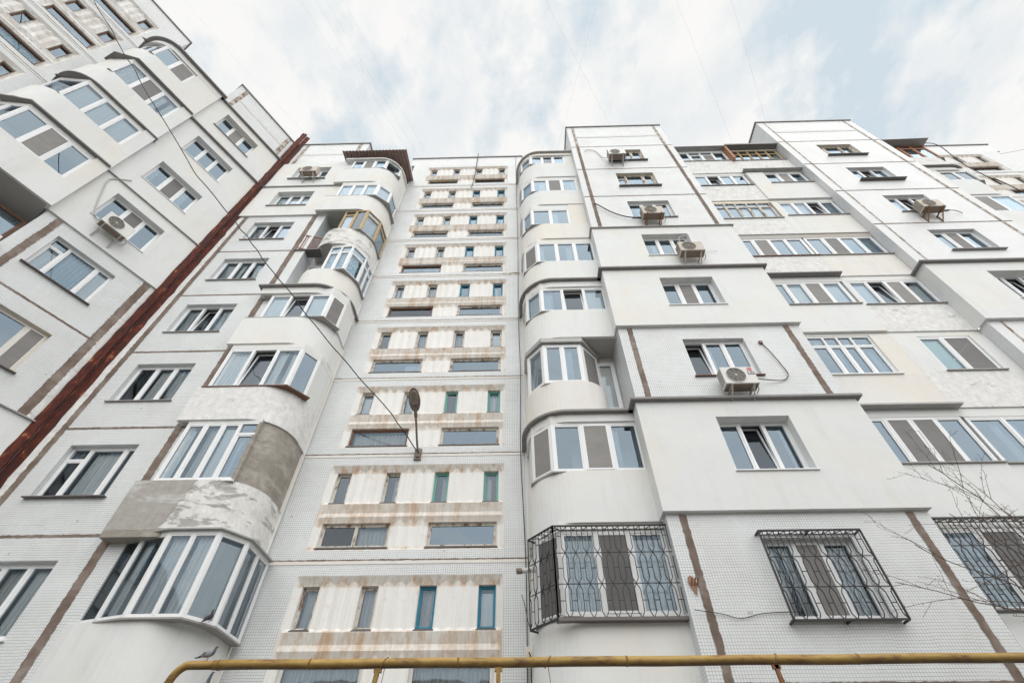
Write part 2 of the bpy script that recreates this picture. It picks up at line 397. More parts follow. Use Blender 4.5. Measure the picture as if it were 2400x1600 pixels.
# ---- polylines
def arc(cx, cy, r, a0, a1, n=14): return [(cx+r*cos(radians(a0+(a1-a0)*i/n)), cy+r*sin(radians(a0+(a1-a0)*i/n))) for i in range(n+1)]
def offset(pl, d):
    o = []
    for i, p in enumerate(pl):
        nn = []
        for a, c in ((i-1, i), (i, i+1)):
            if a < 0 or c >= len(pl): continue
            ex, ey = pl[c][0]-pl[a][0], pl[c][1]-pl[a][1]; l = hypot(ex, ey) or 1; nn.append((-ey/l, ex/l))
        nx, ny = sum(a[0] for a in nn), sum(a[1] for a in nn); l = hypot(nx, ny) or 1; nx /= l; ny /= l
        k = 1/max(.5, nx*nn[0][0]+ny*nn[0][1]); o.append((p[0]+nx*d*k, p[1]+ny*d*k))
    return o
def strip(mb, pl, z0, z1, t, m='x', flare=0.0):
    inn = offset(pl, t); lo = offset(pl, -flare) if flare else pl
    for i in range(len(pl)-1):
        a, c = pl[i], pl[i+1]; A, C = inn[i], inn[i+1]; la, lc = lo[i], lo[i+1]
        mb.face([(la[0], la[1], z0), (lc[0], lc[1], z0), (c[0], c[1], z1), (a[0], a[1], z1)], m)
        mb.face([(a[0], a[1], z1), (c[0], c[1], z1), (C[0], C[1], z1), (A[0], A[1], z1)], m)
        mb.face([(A[0], A[1], z1), (C[0], C[1], z1), (C[0], C[1], z0), (A[0], A[1], z0)], m)
        mb.face([(A[0], A[1], z0), (C[0], C[1], z0), (lc[0], lc[1], z0), (la[0], la[1], z0)], m)
    for i in (0, -1):
        a, A, l = pl[i], inn[i], lo[i]; q = [(l[0], l[1], z0), (a[0], a[1], z1), (A[0], A[1], z1), (A[0], A[1], z0)]
        mb.face(q if i == 0 else q[::-1], m)
def slab(mb, poly, z0, z1, m='x'):
    mb.face([(p[0], p[1], z0) for p in reversed(poly)], m); mb.face([(p[0], p[1], z1) for p in poly], m)
    for i in range(len(poly)):
        a, c = poly[i], poly[(i+1) % len(poly)]; mb.face([(a[0], a[1], z0), (c[0], c[1], z0), (c[0], c[1], z1), (a[0], a[1], z1)], m)

# ---- wall rectangle with openings, reveals and side returns
def wall(par, x0, x1, y, z0, z1, holes, mat, name='wall', reveal=.42, ret=(.3, .3, .25, .25), rmat=None):
    mb = MB(); xs = sorted({x0, x1, *[h[0] for h in holes], *[h[1] for h in holes]}); zs = sorted({z0, z1, *[h[2] for h in holes], *[h[3] for h in holes]})
    for i in range(len(xs)-1):
        for j in range(len(zs)-1):
            cx, cz = (xs[i]+xs[i+1])/2, (zs[j]+zs[j+1])/2
            if any(h[0] < cx < h[1] and h[2] < cz < h[3] for h in holes): continue
            mb.face([(xs[i], y, zs[j]), (xs[i+1], y, zs[j]), (xs[i+1], y, zs[j+1]), (xs[i], y, zs[j+1])])
    rm = rmat or 'x'
    for a, b, c, d in holes:
        Y = y+reveal
        mb.face([(a, y, c), (a, y, d), (a, Y, d), (a, Y, c)], rm); mb.face([(b, y, d), (b, y, c), (b, Y, c), (b, Y, d)], rm)
        mb.face([(a, y, d), (b, y, d), (b, Y, d), (a, Y, d)], rm); mb.face([(b, y, c), (a, y, c), (a, Y, c), (b, Y, c)], rm)
    L, Rr, Tp, Bt = ret
    if L: mb.face([(x0, y+L, z0), (x0, y, z0), (x0, y, z1), (x0, y+L, z1)])
    if Rr: mb.face([(x1, y, z0), (x1, y+Rr, z0), (x1, y+Rr, z1), (x1, y, z1)])
    if Tp: mb.face([(x0, y, z1), (x1, y, z1), (x1, y+Tp, z1), (x0, y+Tp, z1)])
    if Bt: mb.face([(x0, y+Bt, z0), (x1, y+Bt, z0), (x1, y, z0), (x0, y, z0)])
    return mb.build(name, mat, par)

# ---- glazing in a local frame: s along the facet, d into the building
class Glz:
    def __init__(s): s.fr = MB(); s.pn = MB(); s.cu = MB(); s.si = MB()
def facet(P0, P1):
    ex, ey = P1[0]-P0[0], P1[1]-P0[1]; L = hypot(ex, ey); ex /= L; ey /= L
    return L, (lambda s, d, z: (P0[0]+ex*s-ey*d, P0[1]+ey*s+ex*d, z))
def glaze(G, P0, P1, z0, z1, lites, fm='pvc', depth=.07, fw=.05, mul=.055, sash=.04, cm='curtain', room=0, zt=.30, cback=.10):
    L, T = facet(P0, P1); tot = sum(l[0] for l in lites)
    fb = lambda a, b, c, d, e, f, m=fm: G.fr.box(a, b, c, d, e, f, m, T)
    fb(0, fw, 0, depth, z0, z1); fb(L-fw, L, 0, depth, z0, z1); fb(fw, L-fw, 0, depth, z0, z0+fw); fb(fw, L-fw, 0, depth, z1-fw, z1)
    s = fw; span = L-2*fw
    def pane(a, b, c, d, kind, tilt=0):
        top = tilt*(d-c)
        if kind == 'n': m, dd = 'insect_net', -.004
        elif kind in 'kd': m, dd = 'glass_dark', depth*.5
        elif kind in 'cCGLlwg': m, dd = 'glass_clear', depth*.5
        elif kind == 'y': m, dd = 'glass_grey', depth*.5
        else: m, dd = 'glass', depth*.5
        G.pn.face([T(a, dd, c), T(b, dd, c), T(b, dd+top, d), T(a, dd+top, d)], m)
        if kind in 'by' and b-a > .25 and random.random() < .6:       # a curtain drawn part of the way
            f = random.uniform(.25, .6); a0, b0 = (a, a+(b-a)*f) if random.random() < .5 else (b-(b-a)*f, b); n = max(4, int((b0-a0)/.018)); ph = random.random()*6
            for i in range(n):
                u0, u1 = a0+(b0-a0)*i/n, a0+(b0-a0)*(i+1)/n; w0 = cback+.06+.02*sin(ph+u0*66); w1 = cback+.06+.02*sin(ph+u1*66)
                G.cu.face([T(u0, w0, c), T(u1, w1, c), T(u1, w1, d), T(u0, w0, d)], 'curtain')
        if kind in 'cCwgLlG':
            mm = {'c': cm, 'C': 'curtain_grey', 'w': 'blind', 'g': 'blind_green', 'L': 'curtain_blue', 'l': 'lace', 'G': 'curtain_grey'}[kind]
            if kind in 'wg':
                G.cu.face([T(a, cback, c), T(b, cback, c), T(b, cback, d-(.06 if kind == 'w' else 0)), T(a, cback, d-(.06 if kind == 'w' else 0))], mm)
            else:
                n = max(4, int((b-a)/.018)); ph = random.random()*6; gap = random.choice((0, 0, .25)) if kind == 'c' else 0
                for i in range(n):
                    u0, u1 = i/n, (i+1)/n
                    if gap and abs((u0+u1)/2-.5) < gap/2: continue
                    w0 = cback+.05+.022*sin(ph+u0*(b-a)*62); w1 = cback+.05+.022*sin(ph+u1*(b-a)*62)
                    G.cu.face([T(a+(b-a)*u0, w0, c), T(a+(b-a)*u1, w1, c), T(a+(b-a)*u1, w1, d), T(a+(b-a)*u0, w0, d)], mm)
    for i, l in enumerate(lites):
        w = span*l[0]/tot; a, b = s, s+w
        if i > 0: fb(a-mul/2, a+mul/2, -.004, depth, z0+fw, z1-fw); a += mul/2
        if i < len(lites)-1: b -= mul/2
        s += w; kind = l[1]; c, d = z0+fw, z1-fw
        if 't' in kind:
            zm = d-zt; fb(a, b, -.002, depth, zm-mul/2, zm+mul/2)
            pane(a+.02, b-.02, zm+mul/2+.02, d-.01, 'b'); d = zm-mul/2; kind = kind.replace('t', '')
        o = .012
        if kind == 'o':                                       # sash tilted in at the top, dark room in the gap
            k = .11; ss = sash
            def Tt(x, dd, z, c=c, k=k, T=T): return T(x, dd+.03+k*(z-c), z)
            for q in ((a, a+ss, c, d), (b-ss, b, c, d), (a, b, c, c+ss), (a, b, d-ss, d)): G.fr.box(q[0], q[1], 0, .045, q[2], q[3], fm, Tt)
            G.pn.face([Tt(a+ss, .02, c+ss), Tt(b-ss, .02, c+ss), Tt(b-ss, .02, d-ss), Tt(a+ss, .02, d-ss)], 'glass_dark'); continue
        if sash:
            for q in ((a, a+sash, c, d), (b-sash, b, c, d), (a+sash, b-sash, c, c+sash), (a+sash, b-sash, d-sash, d)):
                if kind == 'n': fb(q[0], q[1], -.012, depth*.7, q[2], q[3])
                else: fb(q[0], q[1], .008, depth*.85, q[2], q[3])
        pane(a+sash, b-sash, c+sash, d-sash, kind)
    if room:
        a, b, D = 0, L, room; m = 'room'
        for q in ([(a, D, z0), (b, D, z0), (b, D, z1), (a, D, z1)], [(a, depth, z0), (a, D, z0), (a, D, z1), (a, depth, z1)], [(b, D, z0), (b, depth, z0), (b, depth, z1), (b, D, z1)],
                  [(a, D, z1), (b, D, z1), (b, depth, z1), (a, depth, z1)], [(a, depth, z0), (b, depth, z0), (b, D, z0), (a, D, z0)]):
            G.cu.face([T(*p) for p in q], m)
def finish(G, par, name='window', label=None, cname='curtain'):
    o = G.fr.build(name, None, par)
    if label: o['label'] = label
    p = G.pn.build('pane', None, o)
    G.cu.build(cname, None, o); G.si.build('sill', None, o); return o

STD = [(1, 'b'), (1, 'b'), (1, 'b')]
def std_window(par, x0, x1, y, z0, z1, lites, fm='pvc', rec=.13, sm='sill_grey', label=None, so=.07, sill=True, **kw):
    G = Glz(); glaze(G, (x0, y+rec), (x1, y+rec), z0+.015, z1, lites, fm, room=.62, **kw)
    if sill:
        e = so*.8; G.si.hexa([(x0-e, y-so, z0-.035), (x1+e, y-so, z0-.035), (x1+e, y+rec, z0-.02), (x0-e, y+rec, z0-.02), (x0-e, y-so, z0-.012), (x1+e, y-so, z0-.012), (x1+e, y+rec, z0+.012), (x0-e, y+rec, z0+.012)], sm)
    return finish(G, par, 'window', label)

def jag(mb, x0, x1, y, z0, z1, vertical, m='x', amp=.011, step=.055, th=.006):
    # smeared sealant: a strip with uneven edges lying on the joint
    L = (z1-z0) if vertical else (x1-x0); n = max(2, int(L/step)); A = []; B = []
    for i in range(n+1):
        t = i/n
        if vertical: A.append((x0+random.uniform(-amp, amp), z0+L*t)); B.append((x1+random.uniform(-amp, amp), z0+L*t))
        else: A.append((x0+L*t, z0+random.uniform(-amp, amp)*.6)); B.append((x0+L*t, z1+random.uniform(-amp, amp)*.6))
    for i in range(n):
        q = [A[i], B[i], B[i+1], A[i+1]] if vertical else [A[i], A[i+1], B[i+1], B[i]]
        mb.face([(p[0], y-th, p[1]) for p in q], m)
def ledge(par, pl, z, mat='flashing_dark', out=.10, th=.045, name='drip_ledge', inn=.12):
    mb = MB(); strip(mb, offset(pl, -out), z-th, z, out+inn); return mb.build(name, mat, par)

# ============================================================ bedroom blocks
WZ0, WZ1 = .90, 2.31
def block(par, x0, x1, y, wx, spec, roof, rets=(1.9, 1.9), jx=(), top_band=True, vmat='seal', tmat='tile'):
    """spec: {storey: (kind, lites, opts)}; kind 't' tile or 'i' insulated plaster (proud)"""
    for n, (kind, lites, o) in spec.items():
        pr = {'t': 0, 'i': .07, 'j': .11, 'p': 0}[kind]; yy = y-pr; zl, zh = (J(n) if n > -1 else .0), J(n+1)
        mat = {'t': o.get('mat', tmat), 'i': 'plaster', 'j': 'plaster', 'p': tmat}[kind]; w = o.get('w', wx)
        hole = (w[0], w[1], J(n)+o.get('z0', WZ0), J(n)+o.get('z1', WZ1)); holes = [hole]
        if n == -1: holes.append((w[0], w[1], 1.9, 3.1))
        e = pr*.6
        wall(par, x0-e, x1+e, yy, zl, zh, holes, mat, ret=(rets[0]+pr, rets[1]+pr, .35, .35), rmat='plaster' if kind in 'ij' else ('cream_trim' if o.get('fm') else 'x'), reveal=.16+pr)
        std_window(par, hole[0], hole[1], yy, hole[2], hole[3], lites, o.get('fm', 'pvc'), rec=.13+pr, sm=o.get('sm', 'sill_grey'), label=o.get('label'), so=o.get('so', .06), **o.get('kw', {}))
        if n == -1: std_window(par, hole[0], hole[1], yy, 1.9, 3.1, STD, rec=.13)
        if kind == 't':
            mb = MB(); jag(mb, x0+.02, x1-.02, yy, zl-.035, zl+.03, False, th=.004) if n > -1 else None
            if n == -1: jag(mb, x0+.02, x1-.02, yy, J(-1)-.09, J(-1)+.04, False, th=.004)
            for a, c in jx: jag(mb, a, c, yy, zl+.03 if n > -1 else J(-1)+.03, zh-.03, True, m=o.get('vm', vmat), th=.008)
            mb.build('joint_seal', 'seal', par)
        if o.get('ledge'):
            xr = o.get('lx', x1+e); pl = [(x0-e, y+.9), (x0-e, yy), (xr, yy)]+([(xr, y+.9)] if 'lx' not in o else [])
            ledge(par, pl, zh+.03 if o['ledge'] != 'thin' else zh+.01, 'flashing_dark' if o['ledge'] == 'big' else 'flashing', .12 if o['ledge'] == 'big' else .07, .06 if o['ledge'] == 'big' else .025)
    # attic band under the roof
    wall(par, x0, x1, y, J(7), roof, [], tmat, ret=(rets[0], rets[1], .5, 0)); mb = MB()
    jag(mb, x0+.02, x1-.02, y, J(7)-.03, J(7)+.03, False, th=.004)
    for a, c in jx: jag(mb, a, c, y, J(7)+.03, roof-.06, True, m='seal_patchy', th=.006)
    if top_band: jag(mb, jx[0][1] if jx else x0, jx[-1][0] if jx else x1, y, J(7)+1.3, J(7)+1.52, False, m='old_paint', amp=.012, th=.01)
    mb.build('joint_seal', 'seal', par)
    mb = MB(); strip(mb, [(x0-.05, y+2.6), (x0-.05, y-.05), (x1+.05, y-.05), (x1+.05, y+2.6)], roof-.05, roof+.04, .3); mb.build('roof_edge', 'flashing_dark', par)

b_ = lambda *k: [(1, x) for x in k]
# right block beside the rounded balconies
block(main, 2.8, 7.85, 8.88, (4.48, 6.14), {
    6: ('t', [(.8, 'bt'), (1.3, 'b'), (.8, 'b')], {'fm': 'wood_white', 'sm': 'sill_dark', 'so': .10}),
    5: ('t', [(.7, 'bt'), (1.5, 'b'), (.8, 'b')], {'fm': 'wood_white', 'sm': 'sill_dark', 'so': .10}),
    4: ('t', b_('b', 'n', 'b'), {}),
    3: ('i', b_('b', 'b', 'b'), {'ledge': 'thin', 'sm': 'pvc', 'so': .04}),
    2: ('j', b_('b', 'n', 'b'), {'ledge': 'big', 'sm': 'pvc', 'so': .04}),
    1: ('t', b_('o', 'b', 'b'), {'sm': 'brown_trim', 'mat': 'tile'}),
    0: ('j', b_('b', 'o', 'b'), {'ledge': 'big', 'sm': 'pvc', 'so': .04}),
    -1: ('t', b_('c', 'n', 'c'), {'sm': 'sill_grey', 'so': .1}),
}, 29.12, jx=((3.05, 3.19), (7.42, 7.57)), tmat='tile')
block(main, 13.1, 18.15, 8.88, (14.72, 16.38), {
    6: ('t', [(.5, 'bt'), (1.4, 'b'), (.9, 'b')], {'fm': 'wood_white', 'sm': 'sill_dark', 'so': .12}),
    5: ('t', b_('b', 'o', 'b'), {'sm': 'sill_dark', 'so': .16}),
    4: ('t', b_('w', 'o', 'b'), {}),
    3: ('t', b_('b', 'n', 'b'), {'sm': 'sill_grey', 'so': .1}),
    2: ('j', b_('b', 'o', 'b'), {'ledge': 'big', 'sm': 'pvc'}),
    1: ('t', b_('b', 'c', 'b'), {}),
    0: ('i', b_('b', 'c', 'b'), {}), -1: ('t', b_('b', 'c', 'b'), {}),
}, 29.12, jx=((13.45, 13.52), (17.7, 17.82)), tmat='tile_pale', vmat='seal_patchy')
# left window block next to the downpipe
block(main, -12.25, -8.10, 9.44, (-10.97, -9.28), {
    6: ('i', b_('w', 'w', 'b'), {'sm': 'sill_grey', 'so': .09}),
    5: ('i', b_('w', 'w', 'w'), {'sm': 'sill_grey', 'ledge': 'thin'}),
    4: ('t', b_('C', 'o', 'w'), {}),
    3: ('t', b_('C', 'c', 'c'), {'label': 'white window with a pink flower behind its left pane'}),
    2: ('t', b_('C', 'o', 'c'), {'sm': 'sill_grey', 'so': .05}),
    1: ('t', b_('k', 'c', 'C'), {'sm': 'sill_grey', 'so': .06}),
    0: ('t', [(.75, 'kt'), (1.5, 'c'), (.5, 'C')], {'sm': 'sill_dark', 'so': .1}),
    -1: ('t', b_('C', 'C', 'c'), {'sm': 'pvc'}),
}, 29.08, rets=(.1, 1.4), jx=((-11.62, -11.43), (-8.66, -8.46)), tmat='tile')
fl = [o for o in bpy.data.objects if str(o.get('label', '')).startswith('white window with a pink')][0]
simple('flower_pink', (.62, .10, .30), .6, .3, 30); simple('leaf_green', (.06, .13, .05), .7, .3, 30)
m = MB(); c0 = Vector((-10.70, 9.66, J(3)+1.06))
for i in range(26):
    p = c0+Vector((random.gauss(0, .05), random.gauss(0, .02), random.gauss(0, .035))); a = random.random()*6; m.face([p+Vector((.022*cos(a+k*2.1), -.004, .022*sin(a+k*2.1))) for k in range(3)], 'flower_pink' if i % 3 else 'leaf_green')
m.box(-10.76, -10.64, 9.62, 9.70, J(3)+.93, J(3)+1.02, 'brick_red'); m.build('potted_flower', None, fl)
# wing block
block(wing, -1.57, 2.25, 15.15, (-.93, .77), {
    6: ('j', b_('b', 'n', 'b'), {'ledge': 'big', 'lx': 1.84, 'sm': 'sill_grey'}),
    5: ('i', b_('b', 'b', 'b'), {'ledge': 'big', 'lx': 1.84, 'sm': 'pvc', 'so': .03}),
    4: ('i', b_('b', 'n', 'b'), {'sm': 'pvc', 'so': .03}),
    3: ('i', b_('b', 'n', 'b'), {'ledge': 'thin', 'lx': 1.84, 'sm': 'pvc', 'so': .03}),
    2: ('t', [(.6, 'wt'), (1.3, 'l'), (.6, 'w')], {'sm': 'sill_dark', 'so': .09, 'label': 'window with a lace curtain, in the tiled part of the wing'}),
    1: ('t', [(2.2, 'b'), (.8, 'n')], {'fm': 'pvc_old', 'sm': 'sill_dark', 'so': .09}),
    0: ('j', b_('b', 'n', 'b'), {'ledge': 'thin', 'lx': 1.84}), -1: ('t', b_('b', 'n', 'b'), {}),
}, 28.75, rets=(1.3, .05), jx=((-1.30, -1.12), (1.42, 1.64)), tmat='tile')

# ============================================================ balconies
def balcony(par, n, outl, back, h, mat, slab_out=None, slabmat='soffit', zlo=None):
    """outl: outside plan line, left to right; back: depth of the rear wall"""
    z = J(n) if zlo is None else zlo; mb = MB(); strip(mb, outl, z, J(n)+h, .09)
    so = slab_out or outl; poly = [(so[0][0], back)]+list(so[1:-1] if abs(so[0][1]-back) < .3 else so)+[(so[-1][0], back)]
    inn = offset(outl, .05); poly = [(inn[0][0], back)]+inn+[(inn[-1][0], back)]
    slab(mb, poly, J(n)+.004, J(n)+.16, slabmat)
    return mb.build('balcony', mat, par)
def sill_line(par, pl, z, mat='sill_grey', out=.035, th=.03):
    mb = MB(); inn = offset(pl, .16); poly = offset(pl, -out)+inn[::-1]; slab(mb, poly, z-th, z); return mb.build('sill', mat, par)
def soffit_slab(par, pl, back, z, th=.14, mat='soffit', name='roof_slab'):
    mb = MB(); slab(mb, [(pl[0][0], back)]+list(pl)+[(pl[-1][0], back)], z, z+th); return mb.build(name, mat, par)

def mir(pl, c): return [(c-p[0], p[1]) for p in reversed(pl)]
LO = [(-8.52, 9.40), (-8.52, 9.17), (-6.80, 9.17)]+arc(-6.80, 10.17, 1.0, -90, 0)[1:]+[(-5.80, 10.70)]           # flush outline, round on the right
LR = arc(-7.05, 10.0, .84, 180, 270)[:-1]+[(-7.05, 9.16), (-6.80, 9.17)]+arc(-6.80, 10.17, 1.0, -90, 0)[1:]+[(-5.80, 10.70)]  # original drum shape
def run(par, n, pts, lts, z0, z1, **kw):
    G = Glz()
    for i, l in enumerate(lts):
        if l is None: continue
        k = dict(kw)
        if isinstance(l, tuple): l, e = l; k.update(e)
        glaze(G, pts[i], pts[i+1], z0, z1, l, **k)
    return G
WOp_ = None
def loggia(par, n, outl, pts, lts, sill, top, mat, back=10.6, sm='sill_grey', band=None, ledge_m=None, label=None, sill_pts=None, head='plaster', **kw):
    b = balcony(par, n, outl, back, sill, mat)
    if label: b['label'] = label
    G = run(b, n, pts, lts, J(n)+sill, J(n)+top, **kw); finish(G, b, 'glazing')
    if outl is not WOp_:
        mb = MB()
        for i, l in enumerate(lts):
            if l is None: strip(mb, [pts[i], pts[i+1]], J(n)+sill, J(n)+top+.001, .08)
        mb.build('infill_wall', 'plaster', b)
    sill_line(b, sill_pts or pts, J(n)+sill+.005, sm)
    if top < 2.78:                                                     # box above the frames up to the next slab
        mb = MB(); strip(mb, offset(pts, -.005), J(n)+top, J(n+1)+.002, .10); mb.build('head_board', head, b)
    if band:
        mb = MB(); strip(mb, outl, J(n)+band, J(n+1), .10); mb.build('fascia', 'plaster_cream' if ledge_m == 'x' else 'plaster', b)
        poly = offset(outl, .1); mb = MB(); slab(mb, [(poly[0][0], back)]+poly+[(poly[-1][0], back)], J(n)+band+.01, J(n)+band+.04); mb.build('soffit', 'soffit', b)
        ledge(b, outl, J(n+1)+.03, 'flashing_dark', .12, .06, inn=.05)
    return b

gp = [(-8.38, 9.22), (-6.22, 9.22), (-5.74, 9.68), (-5.74, 10.62)]
loggia(main, 6, LO, [(-8.16, 9.22), (-6.45, 9.22), (-5.86, 9.75), (-5.80, 10.6)], [b_('b', 'n', 'b'), b_('b'), None], 1.58, 2.62, 'plaster', sill_pts=[(-8.4, 9.2), (-6.5, 9.2), (-5.74, 9.70)])
loggia(main, 5, LO, [(-8.05, 9.22), (-6.30, 9.22), (-5.80, 9.66), (-5.76, 10.5)], [b_('w', 'w', 'w'), b_('w'), b_('b')], 1.34, 2.55, 'plaster', sill_pts=[(-8.5, 9.2), (-6.25, 9.2), (-5.72, 9.62), (-5.70, 10.6)])
loggia(main, 4, LR, [(-7.20, 9.28), (-6.22, 9.22), (-5.80, 9.80), (-5.74, 10.62)], [b_('wt', 'k'), b_('Gt'), b_('Gt')], 1.15, 2.80, 'peeling_paint', fm='wood_raw', sash=.03, label='drum shaped balcony with peeling paint and raw wooden frames')
loggia(main, 3, LR, [(-7.00, 9.28), (-6.14, 9.22), (-5.78, 9.80), (-5.74, 10.55)], [b_('Lt', 'Lt'), b_('Lt'), b_('Lt', 'Lt')], 1.10, 2.70, 'plaster', zt=.36, label='drum shaped balcony with blue patterned curtains')
loggia(main, 2, LO, [(-8.10, 9.24), (-6.10, 9.24), (-5.76, 9.72), (-5.76, 10.5)], [b_('w', 'o', 'w'), b_('n'), None], 1.22, 2.46, 'plaster', band=2.48, sill_pts=[(-8.5, 9.2), (-6.06, 9.2), (-5.70, 9.74)])
loggia(main, 1, LO, [(-8.32, 9.22), (-6.20, 9.22), (-5.84, 9.70), (-5.80, 10.6)], [b_('c', 'o', 'c'), [(1, 'b')], None], 1.12, 2.62, 'old_paint', sm='brown_trim', sill_pts=[(-8.42, 9.18), (-6.16, 9.18), (-5.72, 9.70)])
loggia(main, 0, LO, [(-8.20, 9.22), (-6.36, 9.22)], [[(1, 'c'), (1, 'C'), (1, 'w'), (1, 'bt')]], 1.12, 2.75, 'peeling_paint', sm='pvc', cm='blind', label='balcony of bare and peeling concrete with grey rendered curved side')
mb = MB(); pl = [(-6.36, 9.20), (-6.80, 9.20)]; pl = [(-6.36, 9.215)]+arc(-6.80, 10.17, .955, -62, 0)+[(-5.845, 10.7)]
strip(mb, pl, J(0)+1.10, J(1)+.01, .1); mb.build('infill_wall', 'grey_render', main)
mb = MB(); z0, z1 = J(0)-.03, J(0)+1.115; zz_ = [z0+(z1-z0)*i/24 for i in range(25)]; ed = [-7.42+.28*i/24+random.uniform(-.035, .035) for i in range(25)]
strip(mb, [(-8.525, 9.40), (-8.525, 9.165), (-8.52, 9.165)], z0, z1, .004)
for i in range(24): mb.face([(-8.52, 9.163, zz_[i]), (ed[i], 9.163, zz_[i]), (ed[i+1], 9.163, zz_[i+1]), (-8.52, 9.163, zz_[i+1])])
mb.build('render_patch', 'bare_concrete', main)
mb = MB(); slab(mb, [(-8.52, 10.6), (-8.52, 9.165), (-7.35, 9.165), (-7.05, 9.4), (-7.05, 10.6)], J(0)-.18, J(0)-.002); mb.build('slab_edge', 'grey_render', main)
bay = [(-8.36, 9.52), (-7.10, 9.14), (-6.06, 9.14), (-5.66, 9.60), (-5.62, 10.62)]
loggia(main, -1, [(-8.34, 9.44)]+[(-8.10, 9.36), (-7.1, 9.18), (-6.80, 9.17)]+arc(-6.80, 10.17, 1.0, -90, 0)[1:]+[(-5.80, 10.70)], bay,
       [b_('k', 'c'), [(1, 'c'), (1, 'c')], [(1, 'w')], [(1, 'c'), (1, 'C')]], 1.13, 2.72, 'plaster', fw=.045, mul=.05, sash=.03, label='lowest left bay with white faceted frames and a dark pigeon on its sill')
G = MB(); strip(G, [(-8.34, 9.44), (-8.10, 9.36), (-7.1, 9.18), (-6.80, 9.17)]+arc(-6.80, 10.17, 1.0, -90, 0)[1:]+[(-5.80, 10.70)], 0, J(-1)+.01, .1); G.build('wall', 'plaster', main)
# soffit board over the bay and rear walls of the recess
ledge(main, bay, J(-1)+2.77, 'flashing', .08, .03)
for (x0, x1, mt) in ((-8.10, -6.9, 'tile'), (1.25, 2.80, 'plaster_cream')):
    wall(main, x0, x1, 10.05, 0, J(7), [], mt, ret=(.6, .6, .1, 0))
wall(main, -6.9, -5.75, 10.62, 0, J(7), [], 'plaster_cream', ret=(0, 0, 0, 0)); wall(main, .1, 1.25, 10.62, 0, J(7), [], 'plaster_cream', ret=(0, 0, 0, 0))
for n in (3, 4):                                                        # windows at the back of the two drum balconies
    G = Glz(); glaze(G, (-8.05, 9.98), (-7.15, 9.98), J(n)+.9, J(n)+2.5, b_('Lt', 'Lt') if n == 3 else b_('bt', 'kt'), fm='pvc' if n == 3 else 'wood_green', depth=.05, zt=.4); finish(G, main)
# rusty little railing beside the drum balcony, with a dark tin shelf below
mb = MB()
for i in range(9): x = -8.35+i*.085; mb.bar((x, 9.42+i*.02, J(4)+.1), (x, 9.42+i*.02, J(4)+1.05), .022, 'x')
mb.bar((-8.40, 9.40, J(4)+1.05), (-7.60, 9.60, J(4)+1.05), .035); mb.bar((-8.40, 9.40, J(4)+.1), (-7.60, 9.60, J(4)+.1), .035); mb.build('railing', 'rail_rust', main)
mb = MB(); mb.box(-8.5, -7.55, 9.38, 9.75, J(4)-.05, J(4)-.01); mb.build('tin_shelf', 'sill_dark', main)
# roof over the uppermost left balcony: corrugated sheet
def corr(par, x0, x1, y0, y1, z0, z1, mat='corrugated'):
    mb = MB(); n = int((x1-x0)/.03)
    for i in range(n):
        a, b = x0+(x1-x0)*i/n, x0+(x1-x0)*(i+1)/n; ha, hb = .035*sin(a*2*pi/.17), .035*sin(b*2*pi/.17)
        for dz, fl in ((0, 0), (.007, 1)):
            q = [(a, y0, z0+ha+dz), (b, y0, z0+hb+dz), (b, y1, z1+hb+dz), (a, y1, z1+ha+dz)]; mb.face(q if not fl else q, 'x')
        mb.face([(a, y0, z0+ha), (b, y0, z0+hb), (b, y0, z0+hb+.014), (a, y0, z0+ha+.014)])
    return mb.build('corrugated_roof', mat, par)
corr(main, -8.85, -5.56, 8.90, 10.95, 26.50, 26.95)
soffit_slab(main, offset(LO, -.06), 10.7, J(6)+2.62, .10, 'plaster', 'roof_slab')

# right balcony stack
RO = mir(LO, -5.66); RO[-1] = (2.86, 9.17); RO = RO[:-1]; RO = [(0.14, 10.70)]+arc(1.14, 10.17, 1.0, 180, 270)+[(2.80, 9.17)]
RRd = [(0.14, 10.70)]+arc(1.14, 10.17, 1.0, 180, 270)+[(1.55, 9.18)]+arc(1.55, 9.98, .80, -90, -6)[1:]
P0, P1, P2, P3 = (0.22, 10.5), (.24, 9.72), (.72, 9.22), (2.79, 9.22)
def rl(n, lts, sill, top, mat='plaster', end=2.79, x1=.72, **kw):
    pts = [(.20, 10.55), (.25, 9.66), (x1, 9.22), (end, 9.22)]
    b = loggia(main, n, RO, pts, [None, lts[0], lts[1]], sill, top, mat, **kw)
    if end < 2.75:
        m = MB(); m.box(end, 2.795, 9.20, 9.32, J(n)+sill, J(n+1)); m.build('infill_wall', mat, b)
    return b
rl(6, [b_('b'), b_('b', 'k', 'b')], 1.60, 2.56, end=2.42)
rl(5, [b_('w'), b_('b', 'n', 'b')], 1.33, 2.56, end=2.74)
rl(4, [b_('b'), b_('b', 'b')], 1.14, 2.42, 'plaster_cream', end=2.14, x1=.60)
rl(3, [b_('n'), b_('b', 'b', 'b')], 1.25, 2.56)
rl(2, [b_('w'), b_('b', 'o', 'w')], 1.27, 2.46, band=2.50)
b = balcony(main, 1, RRd, 10.6, 1.10, 'plaster_cream'); b['label'] = 'small drum shaped balcony in an open corner'
G = run(b, 1, [(.22, 9.80), (.66, 9.26), (1.74, 9.26), (2.26, 9.85)], [b_('c'), b_('b', 'b'), b_('n')], J(1)+1.1, J(1)+2.60, fw=.07); finish(G, b, 'glazing')
sill_line(b, [(.22, 9.80), (.66, 9.24), (1.74, 9.24), (2.28, 9.85)], J(1)+1.10, 'pvc', out=.02)
ledge(b, [(.20, 9.80), (.64, 9.22), (1.76, 9.22), (2.32, 9.95)], J(1)+2.79, 'flashing', .05, .16)
